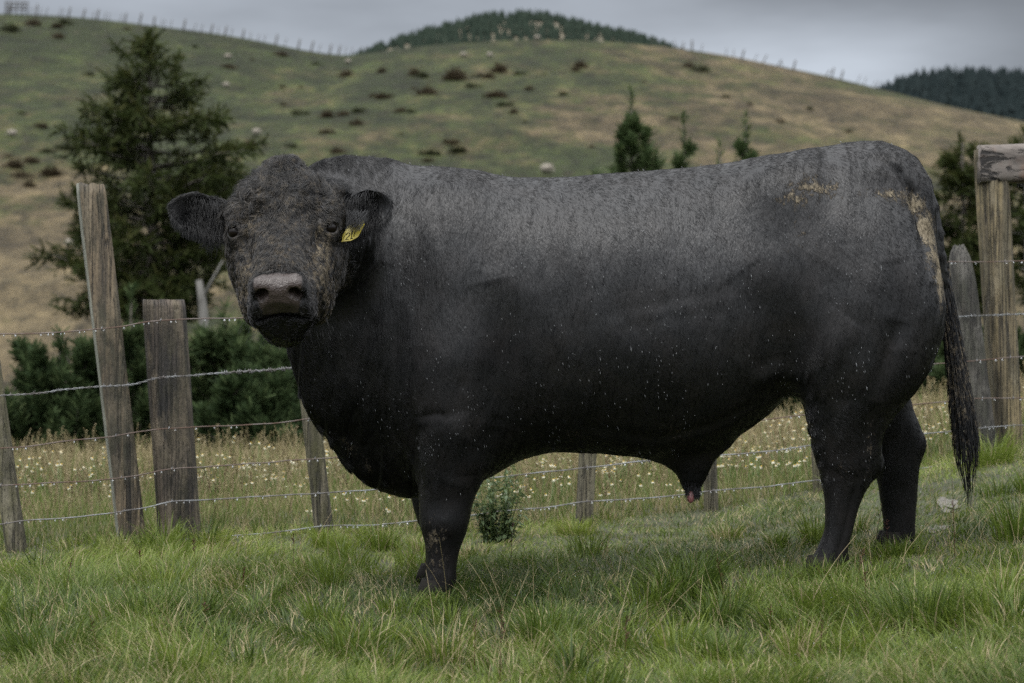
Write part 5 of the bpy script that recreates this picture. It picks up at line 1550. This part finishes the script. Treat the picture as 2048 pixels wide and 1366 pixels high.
# ------------------------------------------------------------------ trees and bushes in the gully
NEEDLE_DARK = blade_mat('needles_dark', [(0, (0.012, 0.017, 0.005)), (.45, (0.026, 0.036, 0.009)), (.8, (0.036, 0.042, 0.013)), (1, (0.060, 0.062, 0.020))], .7, .25, .1)
NEEDLE_PINE = blade_mat('needles_pine', [(0, (0.016, 0.028, 0.011)), (.45, (0.036, 0.058, 0.021)), (.8, (0.062, 0.088, 0.033)), (1, (0.095, 0.120, 0.048))], .65, .25, .12)
NEEDLE_BUSH = blade_mat('needles_bush', [(0, (0.010, 0.018, 0.007)), (.45, (0.028, 0.046, 0.018)), (.8, (0.050, 0.072, 0.028)), (1, (0.080, 0.102, 0.042))], .7, .25, .08)
m = M('bark'); m.col(m.ramp(m.noise(5, 5, .65, (1, 1, .3)), [(.35, (0.035, 0.028, 0.022)), (.65, (0.10, 0.09, 0.075))])); m.set(Roughness=.9); BARK = m.m
m = M('bark_pale'); m.col(m.ramp(m.noise(5, 5, .65, (1, 1, .3)), [(.35, (0.07, 0.067, 0.06)), (.65, (0.14, 0.135, 0.125))])); m.set(Roughness=.9); BARK_P = m.m

def spray(mb, p0, d, ln, n, size, droop=.1, width=.35, tb=.5, up=0.0):
    """needle-leaf quads clustered along a twig"""
    d = d / (np.linalg.norm(d) + 1e-9)
    s = rng.random(n) ** .8
    base = p0 + d[None] * (s * ln)[:, None]; base[:, 2] -= droop * ln * s**2
    off = rng.normal(0, 1, (n, 3)); off /= np.linalg.norm(off, axis=1)[:, None]
    dirs = d[None] * .7 + off * .8; dirs[:, 2] += up; dirs /= np.linalg.norm(dirs, axis=1)[:, None]
    base = base + off * (ln * width * rng.random(n) * .3)[:, None]
    sd = np.cross(dirs, rng.normal(0, 1, (n, 3))); sd /= np.linalg.norm(sd, axis=1)[:, None] + 1e-9
    L_ = size * rng.uniform(.6, 1.3, n); w = L_ * .20
    v = np.stack([base - sd*w[:, None]*.5, base + sd*w[:, None]*.5, base + dirs*L_[:, None] + sd*w[:, None]*.3, base + dirs*L_[:, None] - sd*w[:, None]*.3], 1)
    q = np.arange(n*4).reshape(n, 4)
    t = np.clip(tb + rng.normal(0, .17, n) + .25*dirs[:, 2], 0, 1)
    mb.add(v.reshape(-1, 3), q, None, np.repeat(t, 4))

def finish_tree(name, label, base, crown, trunk, mats, cat='tree', group=None, kids=('crown', 'trunk')):
    root = empty(name, tuple(base)); tag(root, label, cat, group)
    for mbx, nm, mt in ((crown, kids[0], mats[0]), (trunk, kids[1], mats[1])):
        if not mbx.v: continue
        o = mbx.build(nm, mt, None); n = len(o.data.vertices); co = np.empty(n*3, np.float32); o.data.vertices.foreach_get('co', co)
        co = co.reshape(-1, 3) - np.asarray(base); o.data.vertices.foreach_set('co', co.ravel()); o.data.update(); o.parent = root
    return root

def conifer(name, label, u, d, vtop, vbase, prof, mats, nb=70, needle=.20, dens=26, droop=.12, rise=.35, cat='tree', tb=.4, seed=1, lean=0.0, trunk_r=.16, skip=0.0, group=None):
    """prof: rows (v, left px, right px) crown half widths around the trunk"""
    r_ = np.random.default_rng(seed)
    s = d / F; top = P(u, vtop, d); base = P(u - lean, vbase, d); base[2] = min(base[2], float(gz(base[0], d)) if d < 60 else base[2])
    H = top[2] - base[2]
    cr_, tk = MB(), MB()
    kk = np.linspace(0, 1, 12); tp_ = base + (top - base) * kk[:, None]; tp_[:, 0] += .06 * np.sin(kk*7 + seed) * (1-kk) * 2
    tk.tube(tp_, trunk_r * (1 - kk) ** .8 + .012, 9)
    pv = np.array(prof, float)
    for i in range(nb):
        t = (i + r_.random()) / nb
        v = pv[0, 0] + (pv[-1, 0] - pv[0, 0]) * t ** .78
        wl, wr = np.interp(v, pv[:, 0], pv[:, 1]), np.interp(v, pv[:, 0], pv[:, 2])
        a = r_.uniform(0, 2*np.pi); ca = math.cos(a)
        L_ = ((wr if ca > 0 else wl) * abs(ca) + (wl+wr)*.5 * (1-abs(ca))) * s * r_.uniform(.62, 1.08)
        if r_.random() < skip: continue
        z = P(0, v, d)[2]; f = np.clip((z - base[2]) / H, 0, 1)
        p0 = np.array([np.interp(f, kk, tp_[:, k]) for k in range(3)])
        dr = np.array([ca, math.sin(a), 0.0]); ri = rise * r_.uniform(.3, 1.2)
        K_ = 7; ks = np.linspace(0, 1, K_)
        bp = p0 + dr * (L_ * ks)[:, None]; bp[:, 2] += L_ * (ri * ks**1.5 - droop * ks) + r_.normal(0, .02, K_) * L_
        tk.tube(bp, np.linspace(.012 + .018*L_, .004, K_), 4, cap=False)
        nt_ = max(3, int(L_ * 7))
        for j in range(nt_):
            q_ = .12 + .88 * (j + r_.random()) / nt_
            c = np.array([np.interp(q_, ks, bp[:, k]) for k in range(3)])
            sa = a + r_.choice([-1, 1]) * r_.uniform(.3, 1.2); tl = (.25 + .30 * L_ * (1-q_*.7)) * r_.uniform(.5, 1.1)
            td = np.array([math.cos(sa), math.sin(sa), r_.uniform(-.15, .30)])
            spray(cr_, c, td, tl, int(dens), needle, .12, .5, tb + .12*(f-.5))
        spray(cr_, bp[-2], dr + np.array([0, 0, .3]), .3, int(dens), needle, 0, .5, tb + .15)
    for k in range(12):
        spray(cr_, top - np.array([0, 0, .08*k]), np.array([r_.normal(0, .5), r_.normal(0, .5), 1.0]), .14 + .03*k, 14, needle*.8, 0, .5, tb, .5)
    return finish_tree(name, label, base, cr_, tk, mats, cat, group)

def pine_sapling(name, label, u, d, vtop, vbase, wpx, mats, seed, nstem=7, tb=.45, needle=.12, dens=34, group=None, fill=1.0, cat='tree', upness=1.0, width_top=.25):
    """young pine: branches sweep out and turn up into needle-clad candles, open between them"""
    r_ = np.random.default_rng(seed); s = d / F
    top = P(u, vtop, d); base = P(u, vbase, d); base[2] = min(base[2], float(gz(base[0], d)) if d < 60 else base[2]); z0 = P(u, vbase, d)[2]; H = top[2] - z0
    cr_, tk = MB(), MB(); kk = np.linspace(0, 1, 8); tp_ = base + (top - base)*kk[:, None]
    tk.tube(tp_, .05*(1-kk) + .010, 7)
    def shoot(p0, d0, ln, bushy=1.0):
        n_ = 7; pp = [np.array(p0)]; dv = np.array(d0, float); dv /= np.linalg.norm(dv)
        for k in range(n_):
            dv = dv + np.array([r_.normal(0, .06), r_.normal(0, .06), .30*upness]); dv /= np.linalg.norm(dv); pp.append(pp[-1] + dv*ln/n_)
        pp = np.array(pp); tk.tube(pp, np.linspace(.016, .005, n_+1), 4, cap=False)
        for q in np.linspace(.18, 1, max(5, int(ln*11*bushy))):
            i_ = min(n_-1, int(q*n_)); c = pp[i_] + (pp[i_+1]-pp[i_])*(q*n_-i_ if i_ < n_ else 0)
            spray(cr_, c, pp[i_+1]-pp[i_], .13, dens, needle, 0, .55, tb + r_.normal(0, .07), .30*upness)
        return pp
    for q in np.linspace(.1, 1, int(9*H)): spray(cr_, np.array([top[0], d, z0 + H*q]), np.array([0, 0, 1.0]), .15, dens, needle, 0, .5, tb, .35*upness)
    for i in range(nstem):
        t = (i + .5) / nstem; a = i * 2.399 + r_.normal(0, .3); h0 = H * (t * .78); R_ = wpx * s * (1 - (1-width_top) * t) * r_.uniform(.6, 1.05)
        pp = shoot(np.array([top[0], d, z0 + h0]), [math.cos(a), math.sin(a), .15*upness], R_*1.35)
        for _ in range(int(2 + 2*fill)):
            c = pp[int(r_.integers(2, 7))]; shoot(c, [math.cos(a) + r_.normal(0, .8), math.sin(a) + r_.normal(0, .8), .4*upness], R_*r_.uniform(.35, .75))
    return finish_tree(name, label, base, cr_, tk, mats, cat, group)

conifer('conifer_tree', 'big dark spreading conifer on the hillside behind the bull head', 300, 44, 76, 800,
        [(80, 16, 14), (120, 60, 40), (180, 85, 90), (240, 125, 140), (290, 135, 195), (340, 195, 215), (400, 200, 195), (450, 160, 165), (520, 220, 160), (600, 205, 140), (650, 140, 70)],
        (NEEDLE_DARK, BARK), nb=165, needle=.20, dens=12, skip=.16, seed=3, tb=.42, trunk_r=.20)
# pale dead stem beside it
mb = MB(); b0 = P(408, 790, 40); b0[2] = float(gz(b0[0], 40)); t0_ = P(404, 570, 40)
mb.tube([b0, (b0+t0_)/2 + np.array([.03, 0, 0]), P(408, 640, 40), P(404, 600, 40), P(398, 560, 40)], [.11, .095, .085, .07, .05], 9)
mb2 = MB()
for (a, b, c) in (((404, 600), (424, 560), (446, 520)),):
    mb2.tube([P(*a, 40), P(*b, 40), P(*c, 40)], [.035, .02, .008], 6)
finish_tree('bare_tree', 'pale bare trunk standing beside the big conifer', b0, mb2, mb, (BARK_P, BARK_P), kids=('branches', 'trunk'))

conifer('conifer_tree', 'narrow dark conifer between the bull rump and the right posts', 1925, 42, 285, 760,
        [(300, 10, 10), (340, 22, 22), (400, 45, 40), (440, 50, 45), (500, 45, 50), (570, 60, 55), (640, 50, 60)], (NEEDLE_DARK, BARK), nb=62, needle=.17, dens=22, seed=8, tb=.42, trunk_r=.09)
conifer('conifer_tree', 'dark conifer behind the tall posts at the right edge', 2052, 38, 270, 840,
        [(285, 8, 8), (340, 20, 30), (400, 38, 50), (470, 42, 60), (540, 30, 50), (600, 40, 60)], (NEEDLE_DARK, BARK_P), nb=40, needle=.16, dens=20, seed=9, tb=.4, trunk_r=.12)
SAP = [
 ('young pine with many upright shoots above the middle of the bull back', 1262, 36, 196, 520, 86, 31, 20, .38, 1.0),
 ('small pine with two upright shoots above the bull back', 1368, 37, 248, 520, 40, 32, 9, .42, .7),
 ('small bushy pine tip above the bull loin', 1492, 38, 248, 520, 54, 33, 13, .42, .7),
 ('tiny pine tip low over the bull back', 1440, 39, 300, 520, 26, 34, 5, .42, .7)]
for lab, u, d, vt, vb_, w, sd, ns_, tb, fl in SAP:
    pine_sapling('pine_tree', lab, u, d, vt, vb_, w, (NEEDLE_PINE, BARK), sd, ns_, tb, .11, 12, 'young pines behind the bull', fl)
BUSH = [
 ('dark bushy pine at the foot of the left post', 120, 24, 690, 1010, 95, 41, 26, .40),
 ('dark green bush filling the gap left of the square post', 55, 26, 800, 1010, 60, 42, 18, .32),
 ('bright green bushy pine between the two left posts', 262, 27, 600, 1010, 60, 43, 20, .50),
 ('rounded pine bush right of the broad post', 450, 25, 640, 1010, 80, 44, 26, .50),
 ('dark pine bush under the bull chin', 560, 24, 670, 1010, 85, 45, 28, .38),
 ('grey green pine bush beside the bull throat', 660, 26, 700, 1010, 60, 46, 22, .46),
 ('low dark bush left of the round post by the chest', 500, 22, 770, 1010, 80, 47, 24, .33),
 ('green bush seen between the hind leg and the tail', 1850, 26, 640, 960, 58, 48, 24, .46),
 ('dark low bush seen behind the bull flank', 1580, 25, 760, 980, 60, 49, 20, .34),
 ('leafy bush behind the posts at the right edge', 2020, 25, 640, 960, 60, 50, 20, .42),
 ('low bush seen behind the tail switch', 1915, 24, 720, 960, 40, 51, 18, .38)]
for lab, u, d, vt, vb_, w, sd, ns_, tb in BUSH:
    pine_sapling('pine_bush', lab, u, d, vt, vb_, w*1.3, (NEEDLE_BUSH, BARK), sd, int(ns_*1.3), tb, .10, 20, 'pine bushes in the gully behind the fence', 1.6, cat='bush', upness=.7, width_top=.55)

# ------------------------------------------------------------------ hillside details
# skyline fence: posts stand along the crest
m = M('far_post'); m.col(m.mix(m.noise(8), (0.05, 0.048, 0.045), (0.10, 0.095, 0.09))); m.set(Roughness=.9); FP = m.m
def skyline_fence(label, us, leans):
    u0 = us[len(us)//2][0]; x0 = (u0 - 1024) * CR / F; root = empty('hilltop_fence', (x0, CR, float(crest_z(np.array([x0]))[0]))); tag(root, label, 'fence')
    pm = []
    for w in (.045, .11, .08):
        mb = MB(); mb.tube([[0, 0, -.6], [0, 0, .4], [.01, 0, 1.0], [0, 0, 1.5]], [w, w, w*.96, w*.8], 7, ref=(0, 1, 0)); pm.append(mb.build('fence_post', FP, None, link=False))
    for u, kind_, ln in us:
        o = bpy.data.objects.new('fence_post', pm[kind_]); x = (u - 1024) * CR / F
        o.location = (x - x0, 0, float(crest_z(np.array([x]))[0]) - root.location[2]); o.rotation_euler = (0, ln, 0); h = (.55 + .15*rng.random()) * (1.25 if kind_ == 1 else 1.0); o.scale = (1, 1, h)
        COL.objects.link(o); o.parent = root
    return root
L1 = [(15,1,.3),(22,0,.3),(62,0,.2),(72,1,.15),(80,0,.2),(92,0,.2),(118,0,.25),(124,0,.3),(137,1,.2),(166,1,.25),(186,0,.2),(194,1,.2),(209,0,.2),(217,0,.2),(240,0,.25),(249,1,.22),(279,1,.2),(307,1,.15),(322,0,.2),(328,0,.2),(341,0,.2),(367,1,.2),(388,0,.3),(402,0,.3),(422,1,.22),(436,0,.1),(450,1,.2),(462,0,.2),(485,1,.2),(500,0,.15),(516,0,.2),(528,0,.2),(551,1,.2),(569,0,.3),(596,1,.2),(622,1,.25),(637,0,.3),(659,1,.2),(677,1,.2),(690,0,.2),(703,0,.1),(722,0,.1),(732,0,0)]
L2 = [(1304,0,.05),(1315,0,.0),(1331,0,.05),(1349,0,0),(1366,2,.05),(1384,1,0),(1402,0,.25),(1452,0,.05),(1467,0,.05),(1484,1,.25),(1508,0,.5),(1526,2,.5),(1556,2,.5),(1565,0,-.2),(1587,1,.25),(1652,2,.6),(1663,1,.25),(1682,1,.25),(1714,0,.4),(1727,0,.4),(1745,0,.5),(1752,0,.4)]
f1 = skyline_fence('row of small posts along the left ridge against the sky', L1, 0)
f2 = skyline_fence('row of small leaning posts down the right ridge against the sky', L2, 0)
# yards at the far left end of the ridge
yx = (32 - 1024) * CR / F; yz = float(crest_z(np.array([yx]))[0])
yard = empty('stock_yard', (yx, CR, yz)); tag(yard, 'little railed stock yard on the left end of the ridge', 'stock yard')
mb = MB()
for dx in (-1.3, -.7, 0, .7, 1.3): mb2 = MB(); mb2.tube([[dx, 0, -.4], [dx+.12, 0, 1.55]], [.09, .08], 6); mb2.build('post', FP, yard)
for zz in (.55, .95, 1.35): mb2 = MB(); mb2.tube([[-1.3, -.1, zz+.04], [1.4, -.1, zz-.04]], [.085, .085], 6); mb2.build('rail', FP, yard)

# sheep
m = M('wool'); m.col(m.mix(m.noise(12), (0.15, 0.135, 0.11), (0.23, 0.205, 0.17))); m.set(Roughness=.95); WOOL = m.m
m = M('sheep_leg'); m.set(Base_Color=(.30, .27, .23, 1), Roughness=.9); SLEG = m.m
def sheep_mesh():
    mb = MB()
    k = np.linspace(0, 1, 9)
    mb.tube(np.stack([-.52 + 1.04*k, 0*k, .50 + .03*np.sin(k*3)], 1), [.14, .27, .33, .35, .36, .36, .34, .28, .14], 12, ref=(0, 1, 0))
    mb.tube([[.44, 0, .70], [.60, 0, .62], [.72, 0, .40]], [.15, .11, .08], 8, ref=(0, 1, 0))
    mb.tube([[.68, 0, .46], [.74, 0, .34], [.80, 0, .22], [.83, 0, .18]], [.085, .085, .06, .03], 8, ref=(0, 1, 0))
    for x_, y_ in ((-.34, -.12), (-.34, .12), (.32, -.12), (.32, .12)): mb.tube([[x_, y_, .5], [x_+.02, y_, .25], [x_, y_, -.04]], [.08, .045, .04], 6, ref=(0, 1, 0))
    return mb.build('sheep', WOOL, None, link=False)
SM = sheep_mesh()
def ray_hill(u, v):
    """where the view ray through a photo pixel meets the hillside"""
    y = np.linspace(70, 289.5, 900); x = (u - 1024) * y / F; z = CAMZ - (v - 683) * y / F; g = hz(x, y) - z
    k = np.nonzero(g > 0)[0]; k = k[0] if len(k) else len(y) - 1
    return x[k], y[k], float(hz(np.array([x[k]]), np.array([y[k]]))[0])
SHEEP = [(455, 112, 'sheep highest on the left slope under the ridge'), (453, 170, 'sheep just right of the big conifer top'), (25, 268, 'sheep at the left edge of the hillside'), (512, 265, 'sheep grazing to the right of the big conifer'),
         (928, 108, 'left one of two sheep just under the central crest'), (979, 109, 'right one of two sheep just under the central crest'), (1074, 74, 'sheep lying on the central crest against the dark wood'), (1092, 344, 'large pale sheep right above the dip of the bull back'),
         (697, 122, 'sheep in the saddle between the two crests'), (140, 492, 'sheep low on the dry slope beside the leaning post')]
for i, (u, v, lab) in enumerate(SHEEP):
    x, y, z = ray_hill(u, v + 6); o = bpy.data.objects.new('sheep', SM); o.location = (x, y, z); o.rotation_euler = (0, 0, rng.choice([0, math.pi]) + rng.normal(0, .4)); s = .85 if v > 300 and v < 400 else .62
    o.scale = (s,)*3; COL.objects.link(o); tag(o, 'off white ' + lab, 'sheep', 'sheep grazing on the hill')

# rushes and scrub dotted over the slope
SCRUB_M = blade_mat('scrub_leaf', [(0, (0.022, 0.017, 0.010)), (.5, (0.044, 0.034, 0.019)), (1, (0.075, 0.058, 0.033))], .8, .2, .2)
SCRUB_G = blade_mat('scrub_green', [(0, (0.014, 0.017, 0.008)), (.5, (0.026, 0.030, 0.012)), (1, (0.045, 0.050, 0.020))], .8, .2, .2)
def scrub_mesh(seed, mt):
    r_ = np.random.default_rng(seed); mb = MB(); n = 420
    lob = r_.normal(0, .35, (5, 3)); lob[:, 2] = np.abs(lob[:, 2]) * .5
    k = r_.integers(0, 5, n); p = lob[k] + r_.normal(0, .28, (n, 3)); p[:, 2] = np.abs(p[:, 2]) * .9
    d_ = p + r_.normal(0, .3, (n, 3)); d_[:, 2] += .5; d_ /= np.linalg.norm(d_, axis=1)[:, None]; sd = np.cross(d_, r_.normal(0, 1, (n, 3))); sd /= np.linalg.norm(sd, axis=1)[:, None]
    L_ = r_.uniform(.15, .4, n)[:, None]
    v = np.stack([p - sd*.06, p + sd*.06, p + d_*L_ + sd*.02, p + d_*L_ - sd*.02], 1).reshape(-1, 3)
    mb.add(v, np.arange(n*4).reshape(n, 4), None, np.repeat(r_.random(n), 4)); return mb.build('scrub_bush', mt, None, link=False)
SB = [scrub_mesh(60 + i, SCRUB_M if i % 3 else SCRUB_G) for i in range(6)]
SCR = [(20, 58, 1.6), (62, 46, 1.3), (112, 50, 1.3), (135, 44, 1), (115, 72, 1), (255, 55, .9), (176, 146, .8), (556, 106, 1.1), (506, 116, .9), (636, 125, .9), (460, 132, 1.2), (695, 148, 1), (40, 222, .9), (82, 250, 1.3), (158, 262, 1.3), (603, 224, 1.2), (655, 230, 1.3), (690, 226, 1.1), (718, 244, .9), (652, 262, 1), (568, 206, .8), (582, 290, 1), (677, 302, 1.3), (500, 285, 1.3), (516, 270, 1),
       (748, 188, 1.2), (768, 192, 1.2), (780, 188, 1), (764, 140, 1), (830, 145, 1.4), (845, 150, 1.2), (905, 148, 1.4), (915, 155, 1.5), (955, 148, 1.4), (975, 152, 1.3), (1000, 140, 1.2), (1040, 144, 1.2), (862, 184, 1.2), (831, 174, .8), (950, 170, 1.1), (984, 190, 1.3), (1000, 190, 1), (1011, 207, 1.2), (1055, 175, 1.2), (1088, 145, .9), (1125, 185, .9), (1165, 130, 1.2), (1150, 138, 1),
       (718, 220, 1), (720, 244, 1), (810, 218, 1.1), (826, 220, .9), (895, 280, 1.2), (910, 284, 1.2), (857, 305, 1.3), (860, 318, .9), (800, 265, .9), (915, 300, 1.1), (1030, 222, .8), (1185, 290, .8), (1050, 240, .7), (1345, 232, .8), (1380, 130, 1.3), (1400, 138, 1.2), (30, 330, 1.6), (60, 320, 1.6), (92, 300, 1.4), (50, 350, 1.6), (100, 345, 1.5), (120, 310, 1.2), (15, 310, 1.2), (57, 370, 1.2), (130, 295, 1.2), (160, 290, 1.0),
       (1290, 160, .9), (1450, 190, .9), (1560, 240, 1), (1500, 205, .9), (1620, 215, .9), (1700, 260, .8), (560, 170, .7), (390, 90, .7), (600, 170, .7)]
regs = lambda u, v: ('near the left ridge' if v < 160 else 'low on the left slope') if u < 560 else ('under the saddle of the hill' if u < 800 else ('below the central crest' if u < 1240 else 'on the dry right slope'))
for i, (u, v, s) in enumerate(SCR):
    x, y, z = ray_hill(u, v + 5); o = bpy.data.objects.new('scrub_bush', SB[i % 6]); o.location = (x, y, z - .1); s *= 1.15 * y / 240
    s *= rng.uniform(.3, .66); o.scale = (s*rng.uniform(.9, 1.25), s, s*rng.uniform(.8, 1.25)); o.rotation_euler = (0, 0, rng.uniform(0, 6.28)); COL.objects.link(o)
    tag(o, 'small dark scrubby bush ' + regs(u, v), 'bush', 'dark scrub bushes dotted ' + regs(u, v))

# ------------------------------------------------------------------ far wooded hills
def dome_hill(name, d, su, sv, depth, mat):
    xs = (np.array([su[0] - 900] + list(np.linspace(su[0], su[-1], 60)) + [su[-1] + 900]) - 1024) * d / F
    ys = np.linspace(d - depth, d + depth, 30)
    def zf(X, Y):
        u = 1024 + X * F / d; t = np.clip(1 - np.abs(Y - d) / depth, 0, 1)
        top = CAMZ - (pchip(su, sv, u) - 683) * d / F
        return -10 + (top + 10) * (np.sin(t * np.pi / 2) ** .9)
    tag(grid_sheet(name, xs, ys, zf, mat), kind='structure'); return zf
m = M('far_ground'); m.col(m.ramp(m.noise(.05, 5, .6), [(.35, (0.07, 0.065, 0.04)), (.65, (0.17, 0.14, 0.10))])); m.set(Roughness=1); FG = m.m
m = M('far_ground_dark'); m.col(m.ramp(m.noise(.05, 5, .6), [(.35, (0.012, 0.017, 0.013)), (.65, (0.02, 0.027, 0.02))])); m.set(Roughness=1); FGD = m.m
zf1 = dome_hill('far_hill', 850, [500, 600, 700, 760, 850, 930, 990, 1040, 1090, 1150, 1220, 1290, 1350, 1450, 1600], [420, 200, 146, 120, 88, 66, 54, 51, 55, 67, 84, 103, 126, 200, 440], 260, FG)
zf2 = dome_hill('wooded_hill', 1150, [1500, 1700, 1760, 1800, 1850, 1900, 1980, 2048, 2150, 2400], [370, 270, 214, 200, 188, 188, 190, 188, 186, 190], 300, FGD)
def far_wood(name, label, zf, d, n, x0, x1, y0, y1, h, mat, sparse=0.0, seed=4, slim=.30):
    r_ = np.random.default_rng(seed); x = r_.uniform((x0-1024)*d/F, (x1-1024)*d/F, n); y = r_.uniform(y0, y1, n)
    if sparse:
        k = fbm(x/7.0, y/22.0, 2.0, 3) > sparse; x, y = x[k], y[k]; n = len(x)
    z = zf(x, y); hh = h * r_.uniform(.6, 1.25, n)
    # each tree: three ragged tiers
    S = 7; vs = []; qs = []; ts = []; cs = []; off = 0
    th = np.arange(S)/S*2*np.pi
    for (zb, zt, rb) in ((.08, .55, 1.0), (.32, .80, .74), (.58, 1.0, .46)):
        ring = np.stack([np.cos(th)[None]*np.ones((n, 1)), np.sin(th)[None]*np.ones((n, 1))], -1) * (rb*slim*hh[:, None]*r_.uniform(.65, 1.25, (n, S)))[..., None]
        rv = np.concatenate([ring + np.stack([x, y], -1)[:, None], (z[:, None] + hh[:, None]*(zb + r_.uniform(-.06, .06, (n, S))))[..., None]], -1)
        tv = np.stack([x + r_.normal(0, .02, n)*hh, y, z + hh*zt], -1)[:, None]
        v = np.concatenate([rv, tv], 1); b = np.arange(n)[:, None]*(S+1) + off
        ts.append(np.stack([b + np.arange(S)[None], b + (np.arange(S)[None]+1) % S, b + S + 0*np.arange(S)[None]], -1).reshape(-1, 3))
        vs.append(v.reshape(-1, 3)); cs.append(np.repeat(np.clip(r_.normal(.5, .2, n), 0, 1), S+1)); off += n*(S+1)
    o = mesh_np(name, np.concatenate(vs), [np.concatenate(ts)], False, mat, None, {'tint': np.concatenate(cs)}); tag(o, label, 'wood', kind='stuff'); return o
FW1 = M('far_wood'); FW1.col(FW1.ramp(FW1.attr('tint'), [(0, (0.012, 0.020, 0.015)), (1, (0.032, 0.044, 0.032))])); FW1.set(Roughness=1, Specular_IOR_Level=.1)
FW2 = M('far_pines'); FW2.col(FW2.ramp(FW2.attr('tint'), [(0, (0.008, 0.013, 0.014)), (1, (0.020, 0.028, 0.028))])); FW2.set(Roughness=1, Specular_IOR_Level=.1)
far_wood('plantation', 'plantation of small conifers covering the far central hilltop', zf1, 850, 5200, 690, 1400, 640, 900, 3.4, FW1.m, .38, 4, .32)
far_wood('pine_forest', 'dark mature pine forest on the far hill at the right', zf2, 1150, 4200, 1640, 2300, 900, 1260, 10.0, FW2.m, 0, 5, .27)
